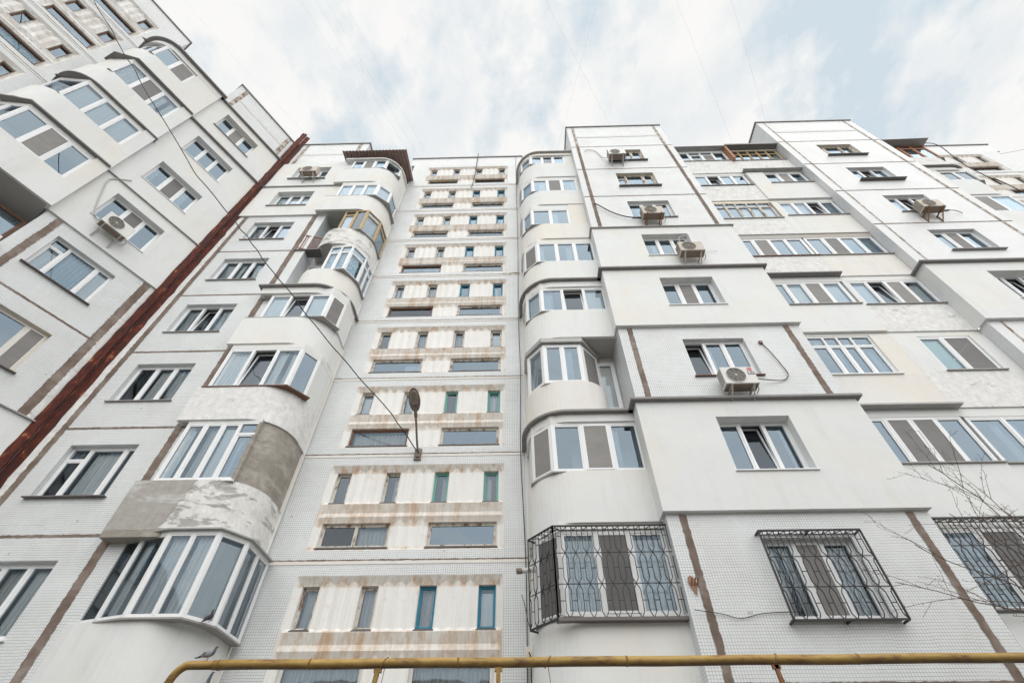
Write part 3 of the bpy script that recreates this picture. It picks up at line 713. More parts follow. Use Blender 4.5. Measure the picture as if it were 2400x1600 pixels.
G = Glz(); glaze(G, (2.22, 9.98), (2.76, 9.98), J(1)+.75, J(1)+2.55, b_('C'), depth=.05, fw=.07); finish(G, main)
rl(0, [b_('n'), b_('b', 'n', 'b')], 1.20, 2.54, band=2.56)
rl(-1, [b_('n'), [(1, 'w'), (1, 'n'), (1, 'w')]], 1.10, 2.66, sm='sill_dark')
G = MB(); strip(G, RO, 0, J(-1)+.01, .1); G.build('wall', 'plaster', main)
soffit_slab(main, offset(RO, -.02), 10.7, J(6)+2.55, .30, 'plaster_cream'); ledge(main, RO, J(7)+.08, 'flashing', .13, .07, inn=.9)

# far right balcony stack (round on the right)
FO = [(x+26.62, y) for x, y in LO]
for n in range(0, 7):
    pts = [(18.35, 9.22), (20.35, 9.22), (20.86, 9.75), (20.88, 10.6)]
    op = {6: ([b_('bt', 'bt', 'bt'), b_('bt'), None], 1.2, 2.78, 'wood_orange', 'old_paint'), 5: ([b_('k', 'k'), None, None], 1.45, 2.45, 'pvc', 'plaster'), 4: ([[(1.2, 'n'), (1, 'w')], b_('w'), None], 1.35, 2.75, 'pvc', 'plaster')}.get(n, ([b_('b', 'n', 'b'), b_('b'), None], 1.2, 2.65, 'pvc', 'plaster'))
    if n == 5: pts = [(18.98, 9.24), (20.40, 9.24), (20.88, 9.75), (20.9, 10.6)]
    b = loggia(main, n, FO, pts, op[0], op[1], op[2], op[4], fm=op[3], band=2.5 if n == 5 else None)
    if n == 5:
        m = MB(); m.box(18.15, 18.98, 9.19, 9.30, J(n)+1.45, J(n)+2.5); strip(m, [(20.40, 9.19)]+[p for p in FO if p[0] > 20.45], J(n)+1.45, J(n)+2.5, .1); m.build('infill_wall', 'plaster', b)
wall(main, 18.1, 20.9, 10.6, 0, J(7), [], 'plaster_cream', ret=(0, .1, .1, 0))
m = MB(); m.hexa([(18.1, 8.85, J(7)-.12), (20.5, 8.85, J(7)-.02), (20.6, 10.6, J(7)+.3), (18.1, 10.6, J(7)+.2), (18.1, 8.85, J(7)-.09), (20.5, 8.85, J(7)+.02), (20.6, 10.6, J(7)+.34), (18.1, 10.6, J(7)+.24)]); m.build('tin_roof', 'flashing', main)

# ============================================================ straight double balconies between the right blocks
wall(main, 7.8, 13.15, 10.5, 0, J(7), [], 'plaster_cream', ret=(0, 0, .1, 0))
SX = (7.86, 10.50, 13.09)
def sb(n, side, x0, x1, lites, sill, top, mat='old_paint', fm='pvc', sm='sill_grey', headm='plaster', y=9.20, fy=9.25, roofl=None, **kw):
    a, c = (SX[0], SX[1]) if side == 0 else ((SX[1]+.003, SX[2]) if side == 1 else (SX[0], SX[2]))
    mb = MB(); z = J(n) if n > -1 else 0
    if kw.pop('insul', 0): y -= .05; fy -= .03
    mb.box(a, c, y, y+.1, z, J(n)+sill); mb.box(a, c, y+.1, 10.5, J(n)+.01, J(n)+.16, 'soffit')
    b = mb.build('balcony', mat, main); G = Glz(); glaze(G, (x0, fy), (x1, fy), J(n)+sill, J(n)+top, lites, fm, **kw); finish(G, b, 'glazing')
    m = MB(); e = .05
    m.box(x0-e, x1+e, y-e, fy+.05, J(n)+sill-.002, J(n)+sill+.028); m.build('sill', sm, b)
    m = MB(); m.box(a, c, fy-.012, fy+.09, J(n)+top, J(n+1)-.003)
    if x0-a > .15: m.box(a, x0, y+.002, fy+.09, J(n)+sill, J(n)+top)
    if c-x1 > .15: m.box(x1, c, y+.002, fy+.09, J(n)+sill, J(n)+top)
    m.build('infill_wall', headm, b)
    if roofl: ledge(b, [(a+.05, y+.3), (a+.05, y), (c-.05, y), (c-.05, y+.3)], J(n+1)+.02, roofl, .14, .05)
    return b
sb(6, 0, 7.98, 10.42, b_('b', 'kt', 'nt', 'b'), 1.42, 2.66, 'old_paint', sm='flashing')
sb(6, 1, 10.6, 13.0, b_('bt', 'bt', 'bt', 'bt', 'bt'), 1.36, 2.72, 'old_paint', fm='wood_raw', sash=.02, mul=.04, zt=.38)
sb(5, 0, 8.06, 10.42, b_('b', 'o', 'b', 'b'), 1.45, 2.62, 'old_paint', sm='sill_dark')
sb(5, 1, 11.26, 13.02, b_('b', 'n', 'b'), 1.50, 2.66, 'plaster', insul=1, roofl='flashing')
sb(4, 0, 8.06, 10.44, b_('bt', 'bt', 'wt', 'wt', 'wt'), 1.22, 2.64, 'old_paint', fm='wood_white', sash=.025, mul=.05, zt=.3, headm='cream_trim')
sb(4, 1, 10.75, 13.05, b_('w', 'c', 'o', 'b'), 1.38, 2.62, 'plaster', sm='sill_grey')
sb(3, 0, 8.0, 10.48, b_('b', 'n', 'b', 'b'), 1.26, 2.54, 'old_paint', sm='brown_trim', headm='soffit')
sb(3, 1, 10.55, 13.05, b_('b', 'n', 'b', 'b'), 1.26, 2.56, 'plaster_cream', headm='soffit')
sb(2, 0, 7.98, 10.42, b_('b', 'w', 'n', 'w'), 1.25, 2.52, 'plaster', insul=1, roofl='flashing_dark')
sb(2, 1, 10.66, 13.02, b_('w', 'o', 'n', 'c'), 1.25, 2.56, 'old_paint')
sb(1, 0, 8.06, 9.92, [(1, 'bt'), (.8, 'bt'), (.8, 'bt'), (1, 'bt')], 1.14, 2.70, 'plaster_cream', zt=.34, headm='plaster_cream', sm='pvc')
sb(1, 1, 11.18, 12.66, [(1, 'g'), (1.2, 'n')], 1.22, 2.62, 'old_paint')
sb(0, 0, 7.98, 10.44, b_('b', 'n', 'n', 'b'), 1.22, 2.56, 'plaster', insul=1, roofl='flashing')
sb(0, 1, 10.56, 13.05, b_('b', 'b', 'b'), 1.22, 2.56, 'plaster')
sb(-1, 0, 7.98, 10.44, b_('w', 'n', 'w'), 1.10, 2.62, 'plaster', insul=1)
sb(-1, 1, 10.56, 13.05, b_('b', 'n', 'b'), 1.10, 2.62, 'plaster')
m = MB(); m.box(7.86, 10.49, 8.98, 10.6, J(7)-.01, J(7)+.05); m.build('roof_slab', 'flashing', main)
m = MB(); m.box(10.50, 13.09, 8.95, 10.6, J(7)+.02, J(7)+.14); m.build('roof_slab', 'flashing_dark', main)
m = MB(); m.box(10.44, 10.54, 9.0, 9.3, J(6)+1.3, J(7)-.01); m.build('partition_post', 'wood_orange', main)

# ============================================================ stair section with relief panels
IX0, IX1, IZ0, IZ1 = -4.95, -.45, .22, 2.48
SW = [(-4.77, -4.40), (-3.50, -3.13), (-2.24, -1.87), (-.97, -.60)]; SZ = (1.44, 2.28)
LW = [(-4.76, -3.14), (-2.23, -.62)]; LZ = (.32, .90)
def relief_depth(x, z):
    prof = [(0, 0), (IZ0, 0), (.31, .10), (.88, .10), (1.05, .03), (1.17, .08), (1.38, .02), (1.46, .10), (2.30, .10), (IZ1, 0), (9, 0)]
    d = 0
    for (a, da), (b, db) in zip(prof, prof[1:]):
        if a <= z <= b: d = da+(db-da)*(z-a)/(b-a); break
    side = min(x-IX0, IX1-x); d = min(d, max(0, side*1.0))
    gaps = [(-4.40, -3.50), (-3.13, -2.24), (-1.87, -.97)]
    fl = None
    if z > 1.40: gl = gaps
    elif z < 1.02: gl = [gaps[1]]
    else: gl = []
    for a, b in gl:
        if a+.06 < x < b-.06:
            t = ((x-a-.06)/((b-a-.12)/3)) % 1; r = 1-abs(2*t-1); fl = .10-.045*r
    return min(d, fl) if fl is not None else d
def relief_mesh():
    def lin(a, b, st): n = max(1, round((b-a)/st)); return [a+(b-a)*i/n for i in range(n)]
    xs = []; br = sorted({IX0, IX1, IX0+.1, IX1-.1, *[q for w in SW+LW for q in w], *[q for a, b in [(-4.40, -3.50), (-3.13, -2.24), (-1.87, -.97)] for q in (a+.06, b-.06)]})
    for a, b in zip(br, br[1:]): xs += lin(a, b, .032)
    xs.append(IX1); zs = []
    zb = sorted({IZ0, .31, LZ[0], .84, LZ[1], 1.05, 1.17, 1.38, SZ[0], 1.47, 2.27, SZ[1], 2.30, IZ1})
    for a, b in zip(zb, zb[1:]): zs += lin(a, b, .025 if (a > 2.2 or 1.3 < a < 1.46 or .8 < a < 1.1 or a < .3) else .4)
    zs.append(IZ1); mb = MB(); idx = {}
    def vid(i, j):
        if (i, j) not in idx: idx[(i, j)] = len(mb.v); mb.v.append((xs[i], relief_depth(xs[i], zs[j]), zs[j]))
        return idx[(i, j)]
    mb.slot('x'); HL = [(a, b, *SZ) for a, b in SW]+[(a, b, *LZ) for a, b in LW]
    for i in range(len(xs)-1):
        for j in range(len(zs)-1):
            cx, cz = (xs[i]+xs[i+1])/2, (zs[j]+zs[j+1])/2
            if any(h[0] < cx < h[1] and h[2] < cz < h[3] for h in HL): continue
            mb.f.append((vid(i, j), vid(i+1, j), vid(i+1, j+1), vid(i, j+1))); mb.mi.append(0)
    for a, b, c, d in HL:
        y, Y = .05, .30
        mb.face([(a, y, c), (a, y, d), (a, Y, d), (a, Y, c)]); mb.face([(b, y, d), (b, y, c), (b, Y, c), (b, Y, d)])
        mb.face([(a, y, d), (b, y, d), (b, Y, d), (a, Y, d)]); mb.face([(b, y, c), (a, y, c), (a, Y, c), (b, Y, c)])
    return mb
relief_src = None
def stair(par, xo, y, storeys, x0, x1, zb, zt, styles):
    global relief_src
    for n in storeys:
        wall(par, x0, x1, y, J(n), J(n+1), [(IX0+xo, IX1+xo, J(n)+IZ0, J(n)+IZ1)], 'tile', reveal=.02, ret=(.3, .3, 0, 0))
        if relief_src is None:
            relief_src = relief_mesh().build('relief_panel', 'relief_paint', par); r = relief_src
        else:
            r = relief_src.copy(); COL.objects.link(r); r.parent = par
        r.location = OFF[par.name]+Vector((xo, y, J(n)))
        if par == wing: r.material_slots[0].link = 'OBJECT'; r.material_slots[0].material = MATS['worn_relief']
        st = styles.get(n, {})
        for i, (a, b) in enumerate(SW):
            fm = st.get(i, 'wood_white'); k = st.get('k%d' % i, random.choice('yyCc')); G = Glz()
            glaze(G, (a+xo, y+.14), (b+xo, y+.14), J(n)+SZ[0], J(n)+SZ[1], [(1, k)], fm, depth=.06, fw=.035, sash=.022, room=.5)
            G.si.hexa([(a+xo-.02, y+.03, J(n)+SZ[0]-.05), (b+xo+.02, y+.03, J(n)+SZ[0]-.05), (b+xo+.02, y+.17, J(n)+SZ[0]-.02), (a+xo-.02, y+.17, J(n)+SZ[0]-.02)]+[(a+xo-.02, y+.03, J(n)+SZ[0]-.02), (b+xo+.02, y+.03, J(n)+SZ[0]-.02), (b+xo+.02, y+.17, J(n)+SZ[0]+.006), (a+xo-.02, y+.17, J(n)+SZ[0]+.006)], 'sill_dark')
            finish(G, par, 'vent_window')
        for i, (a, b) in enumerate(LW):
            k = st.get('l%d' % i, random.choice('yCy')); G = Glz()
            glaze(G, (a+xo, y+.125), (b+xo, y+.125), J(n)+LZ[0], J(n)+LZ[1], [(1, k)] if k != 'X' else [(1, 'k'), (1, 'C')], st.get('f%d' % i, random.choice(('wood_white', 'wood_brown', 'wood_white'))), depth=.06, fw=.04, sash=.025, mul=.03, room=.5)
            G.si.hexa([(a+xo-.03, y+.02, J(n)+LZ[0]-.05), (b+xo+.03, y+.02, J(n)+LZ[0]-.05), (b+xo+.03, y+.19, J(n)+LZ[0]-.02), (a+xo-.03, y+.19, J(n)+LZ[0]-.02)]+[(a+xo-.03, y+.02, J(n)+LZ[0]-.02), (b+xo+.03, y+.02, J(n)+LZ[0]-.02), (b+xo+.03, y+.19, J(n)+LZ[0]+.006), (a+xo-.03, y+.19, J(n)+LZ[0]+.006)], 'sill_dark')
            finish(G, par, 'strip_window')
        mb = MB(); mb.box(x0+.02, x1-.02, y-.012, y+.01, J(n)-.10, J(n)-.012); mb.build('joint_band', 'plaster_cream', par)
        mb = MB(); jag(mb, x0+.02, x1-.02, y-.008, J(n)-.022, J(n)+.006, False, th=.008, amp=.010, step=.06); mb.build('joint_seal', 'seal', par)
    if zb is not None: wall(par, x0, x1, y, 0, J(min(storeys)), [], 'tile', ret=(.3, .3, 0, 0))
    wall(par, x0-.2, x1+.2, y, J(max(storeys)+1), zt, [], 'tile_pale', ret=(3, 3, .5, 0))
    m = MB(); strip(m, [(x0-.25, y+3), (x0-.25, y-.05), (x1+.25, y-.05), (x1+.25, y+3)], zt-.05, zt+.03, .3); m.build('roof_edge', 'flashing_dark', par)
stair(main, 0, 10.72, range(-1, 8), -5.80, .15, 0, 30.0, {
    -1: {2: 'wood_blue', 3: 'wood_blue', 'k0': 'C', 'k1': 'C', 'k2': 'C', 'k3': 'w', 'l0': 'C', 'l1': 'C', 'f0': 'pvc_old', 'f1': 'pvc_old'},
    0: {2: 'wood_green', 3: 'wood_green', 'k0': 'y', 'k1': 'y', 'k2': 'y', 'k3': 'y', 'l0': 'X', 'l1': 'b', 'f1': 'wood_white', 'f0': 'wood_white'},
    1: {2: 'wood_green', 3: 'wood_green', 'l0': 'C', 'l1': 'b', 'k0': 'w', 'k1': 'c'},
    2: {'l0': 'b', 'l1': 'b', 'f0': 'wood_white', 'f1': 'wood_white', 'k3': 'w'},
    3: {2: 'wood_blue', 3: 'wood_blue', 'l0': 'k', 'l1': 'b', 'f0': 'wood_brown', 'f1': 'wood_white', 'k2': 'b', 'k3': 'b'},
    4: {2: 'wood_blue', 3: 'wood_blue', 'k2': 'b', 'k3': 'b', 'l0': 'b', 'l1': 'b'},
    5: {2: 'wood_blue', 3: 'wood_blue', 'k2': 'b', 'k3': 'b'},
    6: {3: 'wood_blue', 2: 'wood_blue', 'f0': 'wood_white', 'f1': 'wood_white'},
    7: {'f0': 'wood_raw', 'f1': 'wood_brown'}})
stair(main, 26.45, 10.72, range(5, 8), 20.65, 27.1, None, 30.0, {n: {'f0': 'wood_brown', 'f1': 'wood_brown', 0: 'wood_brown', 1: 'wood_brown', 2: 'wood_brown', 3: 'wood_brown'} for n in range(5, 8)})
wall(main, 20.65, 27.1, 10.72, 0, J(5), [], 'tile', ret=(.3, 3, 0, 0))
stair(wing, -4.78, 16.4, range(3, 8), -10.8, -4.50, None, 29.95, {n: {'k%d' % i: 'b' for i in range(4)} | {'l0': 'L', 'l1': 'L' if n == 5 else 'b', 'f1': 'wood_brown', 0: 'wood_brown', 1: 'wood_brown', 2: 'wood_brown', 3: 'wood_brown'} for n in range(3, 8)})
wall(wing, -10.8, -4.50, 16.4, 0, J(3), [], 'tile', ret=(.3, 0, 0, 0))
# patch of torn joint mortar and the small pale marks of the middle section
mb = MB()
for i in range(46):
    x = -.62+random.random()*.75; z = J(4)+random.gauss(0, .035); w = .03+.08*random.random(); mb.box(x, min(.14, x+w), 10.700, 10.712, z, z+.02+.03*random.random())
mb.build('torn_mortar', 'cream_trim', main)

# wing balconies
WO = [(-4.68, 16.35), (-4.68, 15.85)]+arc(-3.72, 15.85, .96, 180, 270)+[(-1.60, 14.89), (-1.60, 15.15)]
WOp = [p for p in WO]; WOp_ = WOp
def wl(n, pts, lts, sill, top, band=None, endx=None, **kw):
    b = loggia(wing, n, WOp, pts, lts, sill, top, 'plaster', back=16.3, band=band, **kw)
    e = pts[-1][0]
    if e < -1.7:
        m = MB(); m.box(e, -1.60, 14.90, 15.02, J(n)+sill, J(n+1)); m.build('infill_wall', 'plaster', b)
    return b
wl(6, [(-4.60, 15.75), (-4.12, 14.96), (-2.72, 14.96)], [b_('b', 'w'), b_('b', 'n')], 1.15, 2.42, band=2.45, sm='flashing_dark')
wl(5, [(-4.62, 15.75), (-4.10, 14.96), (-2.02, 14.96)], [None, b_('c', 'n', 'c')], 1.15, 2.62, sm='brown_trim')
wl(4, [(-4.60, 15.75), (-4.02, 14.96), (-2.00, 14.96)], [b_('b'), b_('w', 'w', 'w')], 1.15, 2.62, sm='flashing_dark')
wl(3, [(-4.60, 15.75), (-4.00, 14.96), (-2.02, 14.96)], [b_('n', 'b'), b_('b', 'n', 'b')], 1.15, 2.62, sm='flashing')
m = MB(); pl = [(-4.66, 16.3), (-4.66, 15.8), (-4.10, 15.0), (-4.02, 14.97)]; strip(m, [(-4.64, 15.80), (-4.12, 14.98), (-4.09, 14.955)], J(5)+1.15, J(6), .1); m.build('infill_wall', 'plaster', wing)
for n, pl in ((5, [(-4.72, 15.95), (-4.64, 15.40), (-4.02, 14.84), (-1.62, 14.86)]), (4, None), (3, [(-4.70, 15.60), (-4.05, 14.88), (-1.62, 14.86)])):
    ledge(wing, pl or WOp, J(n+1)+.0, 'flashing_dark', .05, .05)
ledge(wing, WOp, J(7)+.03, 'flashing', .16, .05); soffit_slab(wing, WOp, 16.4, J(7)-.01, .03, 'plaster')
wall(wing, -4.7, -1.55, 16.3, 0, J(7), [], 'tile', ret=(0, 0, 0, 0))
# storey 2 of the wing stays an open loggia with a dark round bracket
b = balcony(wing, 2, WOp, 16.3, 1.0, 'old_paint')
G = Glz(); glaze(G, (-4.2, 15.7), (-1.65, 15.7), J(2)+1.0, J(2)+2.5, b_('b', 'k', 'b'), fm='wood_brown'); finish(G, b, 'glazing')
for n in (1, 0, -1): balcony(wing, n, WOp, 16.3, 2.82, 'plaster')
mb = MB(); mb.tube([(-3.6, 14.95, J(2)+1.2), (-3.55, 14.8, J(2)+1.7), (-3.6, 14.9, J(2)+2.3), (-3.7, 15.1, J(2)+2.75)], .05, 'x', 8); mb.build('awning_hoop', 'sill_dark', wing)

# ============================================================ downpipe in the corner
CX, CY = -12.04, 9.44
dp = empty('corner_flashing', (-12.2, 9.2, 0), 0, 'rusty dark red metal flashing running up the corner between wing and block', 'metal flashing')
o_ = Vector((-12.2, 9.2, 0))
n = 100; H = 30.1
def prof_left(z, j):
    o = []
    for k, (u, v) in enumerate([(1.79, 15.07), (1.80, 15.03), (1.86, 15.0), (1.92, 14.93), (1.97, 14.92), (2.0, 14.96), (2.01, 15.01)]):
        w = wing_to_world(u+(j[0] if k < 2 else j[1]*.3), v, z); o.append((w.x, w.y, z))
    return o
def sheet(name, fn, m='rust_red', lap=1.25, amp=.012):
    mb = MB(); rs = []
    for i in range(n+1): rs.append(fn(H*i/n, [random.uniform(-amp, amp) for _ in range(3)]))
    for i in range(n):
        for k in range(len(rs[0])-1): mb.face([Vector(p)-o_ for p in (rs[i][k], rs[i][k+1], rs[i+1][k+1], rs[i+1][k])])
    return mb.build(name, m, dp)
sheet('folded_sheet', prof_left)
def prof_right(z, j):
    w = .03*((z % 1.9)/1.9)+(.02 if (z % 1.9) > 1.7 else 0)
    return [(-11.96, 9.30, z), (-11.93, 9.33+.2*j[1], z), (-11.87, 9.375+.010*sin(z*3.3), z), (-11.825+w+j[0], 9.415, z), (-11.815+w+j[0], 9.435, z)]
sheet('flat_sheet', prof_right)
# white mortar strips on both sides of the corner
mb = MB(); jag(mb, -11.85, -11.60, 9.44, .3, J(5)-.1, True, amp=.015, th=.010); mb.build('mortar_strip', 'old_paint', main)
mb = MB(); jag(mb, 1.63, 1.98, 15.15, 6.6, J(3)-.05, True, amp=.02, th=.006); mb.build('mortar_strip', 'old_paint', wing)

# ============================================================ air conditioners
def make_ac(casing='ac_white', br='bracket_white'):
    """origin on the wall plane below the unit; the unit looks along -y"""
    r = empty('air_conditioner', (0, 0, 0))
    m = MB(); m.box(-.40, .40, -.44, -.14, .02, .56); m.build('casing', casing, r, bevel=.014)
    m = MB(); m.box(-.37, .37, -.42, -.16, .005, .021); m.build('base_tray', 'tray_shade_brown', r)  # brown tray; its dark tone also paints the shade under the wing's unit
    m = MB(); cx, cz = -.08, .29
    m.f.append(tuple(range(28))); m.mi.append(m.slot('ac_dark')); m.v += [(cx+.225*cos(2*pi*i/28), -.4425, cz+.225*sin(2*pi*i/28)) for i in range(28)]
    m.build('fan_opening', 'ac_dark', r)
    m = MB()
    for rr in (.23, .19, .15, .11, .07, .035): m.tube([(cx+rr*cos(2*pi*i/28), -.449, cz+rr*sin(2*pi*i/28)) for i in range(29)], .0022 if rr < .22 else .009, 'x', 5, cap=False)
    for k in range(8): a = 2*pi*k/8; m.bar((cx+.03*cos(a), -.45, cz+.03*sin(a)), (cx+.23*cos(a), -.45, cz+.23*sin(a)), .0035)
    m.tube([(cx, -.445, cz), (cx, -.458, cz)], .022, 'x', 12)
    m.build('fan_guard', casing, r)
    m = MB()
    for k in range(9): z = .08+k*.052; m.box(-.4025, -.398, -.42, -.17, z, z+.022)
    m.build('side_vent', 'ac_dark', r)
    for sx in (-.26, .26):
        m = MB(); m.box(sx-.02, sx+.02, -.47, -.01, -.02, .015); m.box(sx-.02, sx+.02, -.035, -.003, -.36, .015); m.bar((sx, -.42, -.01), (sx, -.03, -.33), .025); m.build('bracket', br, r)
    m = MB(); m.tube([(.40, -.2, .15), (.47, -.2, .14), (.50, -.12, .10), (.46, -.03, .05)], .014, 'x', 6); m.build('hose', 'conduit', r)
    return r
def ccopy(o, parent=None):
    c = o.copy(); COL.objects.link(c); c.parent = parent
    for ch in [k for k in o.children]: ccopy(ch, c)
    return c
ac = make_ac(); ac2 = make_ac('ac_beige', 'bracket_white'); ac3 = make_ac('ac_beige', 'bracket_rust')
G_AC = 'air conditioners on the facades'
wp = lambda u, v, z: wing_to_world(u, v, z)
def put(o, loc, rz, label):
    o.location = loc; o.rotation_euler = (0, 0, rz); tag(o, label, 'air conditioner', G_AC); return o
LGAC = put(ac, (5.28, 8.88, 9.44), 0, 'white air conditioner with round red logo under the window with mounting foam')
put(ccopy(ac, None), (4.72, 8.88, J(6)+.66), 0, 'white air conditioner at the uppermost window beside the right rounded balconies')
put(ac3, (5.10, 8.88, J(4)+.40), 0, 'brownish air conditioner on rusty brackets with a black cable looping to its left')
put(ac2, (5.74, 8.80, J(3)+.42), 0, 'beige air conditioner beside the lower right corner of a window on plain white plaster')
a = put(ccopy(ac3, None), (15.42, 8.88, J(4)+.42), 0, 'air conditioner on long rusty brackets, far right above a tall joint')
a = put(ccopy(ac2, None), (-9.92, 9.37, J(6)+.78), 0, 'pale air conditioner in front of the uppermost window beside the red corner flashing')
a = put(ccopy(ac, None), wp(-.22, 15.08, J(3)+.50), WROT, 'white air conditioner on the slanting wing, under a blue window')
# round red emblem and letters on the unit above the plaster block
m = MB(); m.f.append(tuple(range(24))); m.mi.append(m.slot('logo_red')); m.v += [(.30+.062*cos(2*pi*i/24), -.4445, .475+.062*sin(2*pi*i/24)) for i in range(24)]
m.build('emblem', 'logo_red', LGAC)
m = MB(); cxx, czz = .30, .475
m.tube([(cxx+.046*cos(radians(a)), -.4465, czz+.046*sin(radians(a))) for a in range(60, 361, 15)]+[(cxx+.012, -.4465, czz)], .0042, 'x', 5)
m.bar((cxx-.008, -.4465, czz+.026), (cxx-.008, -.4465, czz-.024), .008); m.bar((cxx-.008, -.4465, czz-.022), (cxx+.014, -.4465, czz-.022), .008)
m.tube([(cxx-.030, -.4465, czz+.020), (cxx-.022, -.4465, czz+.020)], .007, 'x', 6); m.build('emblem_mark', 'white_mark', LGAC)
def text_mesh(s, size, mat, par, loc, name):
    cu = bpy.data.curves.new(name, 'FONT'); cu.body = s; cu.size = size; cu.extrude = .0015; cu.offset = .004; cu.align_x = 'CENTER'; cu.align_y = 'CENTER'
    t = bpy.data.objects.new(name, cu); COL.objects.link(t); dg = bpy.context.evaluated_depsgraph_get(); dg.update()
    me = bpy.data.meshes.new_from_object(t.evaluated_get(dg)); bpy.data.objects.remove(t); me.materials.clear(); me.materials.append(MATS[mat])
    o = bpy.data.objects.new(name, me); COL.objects.link(o); o.parent = par; o.location = loc; o.rotation_euler = (pi/2, 0, 0); return o
text_mesh('LG', .14, 'logo_grey', LGAC, (.30, -.4435, .345), 'lettering')

# ============================================================ cables and small fixtures
def cable(pts, r, mat, label, cat='cable', n=6, smooth=True, group=None, name='cable'):
    P = [Vector(p) for p in pts]
    if smooth and len(P) > 2:
        Q = []
        for i in range(len(P)-1):
            p0, p1, p2, p3 = P[max(i-1, 0)], P[i], P[i+1], P[min(i+2, len(P)-1)]
            for k in range(8):
                t = k/8; Q.append(.5*((2*p1)+(-p0+p2)*t+(2*p0-5*p1+4*p2-p3)*t*t+(-p0+3*p1-3*p2+p3)*t**3))
        Q.append(P[-1]); P = Q
    b = P[0].copy(); mb = MB(); mb.tube([p-b for p in P], r, 'x', n); o = mb.build(name, mat, None, smooth=True); o.location = b
    return tag(o, label, cat, group)
def sag(a, b, s, n=14, wob=0): return [Vector(a).lerp(Vector(b), i/n)-Vector((0, 0, s*4*(i/n)*(1-i/n)))+Vector((random.uniform(-wob, wob), 0, random.uniform(-wob, wob))) for i in range(n+1)]

lamp = empty('street_lamp', (-2.74, 10.72, 9.2), 0, 'old oval street lamp on a curved pipe arm between the rows of stair windows', 'street lamp')
m = MB(); m.box(-.10, .08, -.06, -.002, -.18, .16); m.box(-.05, .05, -.10, -.06, -.12, .04); m.build('wall_plate', 'lamp_metal', lamp)
m = MB(); arm = [(0, -.06, 0), (.01, -.28, .03), (.02, -.55, .13), (.03, -.85, .30), (.03, -1.08, .46)]
m.tube(arm, .028, 'x', 10); m.build('arm', 'lamp_metal', lamp, smooth=True)
def ellip(m, c, rx, ry, rz, T, n=20, k=10, half=0):
    sl = m.slot('x'); base = len(m.v)
    for i in range(k+1):
        th = -pi/2+pi*i/k if not half else (-pi/2+pi/2*i/k if half < 0 else pi/2*i/k)
        for j in range(n):
            a = 2*pi*j/n; m.v.append(tuple(T(Vector((rx*cos(th)*cos(a), ry*cos(th)*sin(a), rz*sin(th))))+Vector(c)))
    for i in range(k):
        for j in range(n): m.f.append((base+i*n+j, base+i*n+(j+1) % n, base+(i+1)*n+(j+1) % n, base+(i+1)*n+j)); m.mi.append(sl)
tilt = Matrix.Rotation(radians(-24), 3, 'X'); TT = lambda v: tilt @ v
hc = (.03, -1.46, .64)
m = MB(); ellip(m, hc, .145, .34, .13, TT, half=1); ellip(m, hc, .150, .345, .02, TT); m.build('lamp_head', 'lamp_metal', lamp, smooth=True)
m = MB(); ellip(m, Vector(hc)+TT(Vector((0, -.07, -.012))), .115, .215, .07, TT, half=-1); m.build('lamp_glass', 'lamp_glass', lamp, smooth=True)
m = MB(); p = Vector(hc)+TT(Vector((0, .20, -.03)))
m.tube([Vector((.03, -1.04, .44)), p], .045, 'x', 10); m.build('socket', 'lamp_metal', lamp)

cp = [(-2.76, 10.64, 9.22), (-3.492, 10.072, 10.077), (-5.228, 8.821, 11.562), (-6.843, 7.657, 13.108), (-7.56, 7.141, 13.824), (-8.297, 6.609, 14.561),
      (-9.631, 5.648, 15.806), (-11.382, 4.386, 17.993), (-12.924, 3.274, 19.959), (-14.773, 1.941, 22.334), (-17.6, -.1, 26.6)]
fine = []
for p, q in zip(cp, cp[1:]):
    for k in range(4): fine.append(Vector(p).lerp(Vector(q), k/4)+(Vector((random.uniform(-.02, .02), 0, random.uniform(-.03, .03))) if fine else Vector()))
cp = fine+[Vector(cp[-1])]
cable(cp, .015, 'cable_black', 'long black wavy cable running from the lamp up to the upper left', n=6, smooth=True)
cable([(3.15, 8.86, J(4)+2.15), (3.25, 8.80, J(4)+1.9), (3.7, 8.80, J(4)+1.25), (4.2, 8.80, J(4)+.85), (4.75, 8.75, J(4)+.62)], .022, 'cable_black', 'black cable looping left from the brownish air conditioner')
cable([(3.4, 8.86, J(6)+2.2), (3.5, 8.84, J(6)+2.3), (3.9, 8.84, J(6)+2.15), (4.15, 8.84, J(6)+1.3), (4.4, 8.7, J(6)+.9)], .016, 'conduit', 'grey hose arching from the uppermost air conditioner to the wall')
cable([(6.55, 8.86, J(1)+2.05), (6.62, 8.84, J(1)+1.75), (6.72, 8.84, J(1)+1.2), (6.74, 8.84, J(1)+.85), (6.5, 8.84, J(1)+.66), (5.8, 8.72, J(1)+.62)], .013, 'conduit_dark', 'thin brownish hose curving right from the air conditioner with the red logo')
m = MB(); m.box(-.045, .045, -.05, 0, -.05, .05)
o = m.build('cable_outlet', 'conduit_dark'); o.location = (6.53, 8.878, J(1)+2.08); tag(o, 'small dark cable outlet on the tiles right of the foam trimmed window', 'outlet')
cable([(6.15, 8.77, J(3)+2.1), (5.75, 8.76, J(3)+1.95), (5.72, 8.76, J(3)+1.5), (5.85, 8.7, J(3)+1.0)], .014, 'conduit', 'grey hose rising from the beige air conditioner on white plaster')
cable([(6.8, 8.77, J(3)+1.0), (6.4, 8.76, J(3)+.95), (6.2, 8.72, J(3)+.62)], .008, 'wire_grey', 'thin pale wire right of the beige air conditioner')
cable([(16.75, 8.85, J(4)+.62), (16.5, 8.78, J(4)+.70), (16.1, 8.74, J(4)+.66), (15.85, 8.7, J(4)+.60)], .014, 'cable_black', 'short dark hose from the far right air conditioner on rusty brackets')
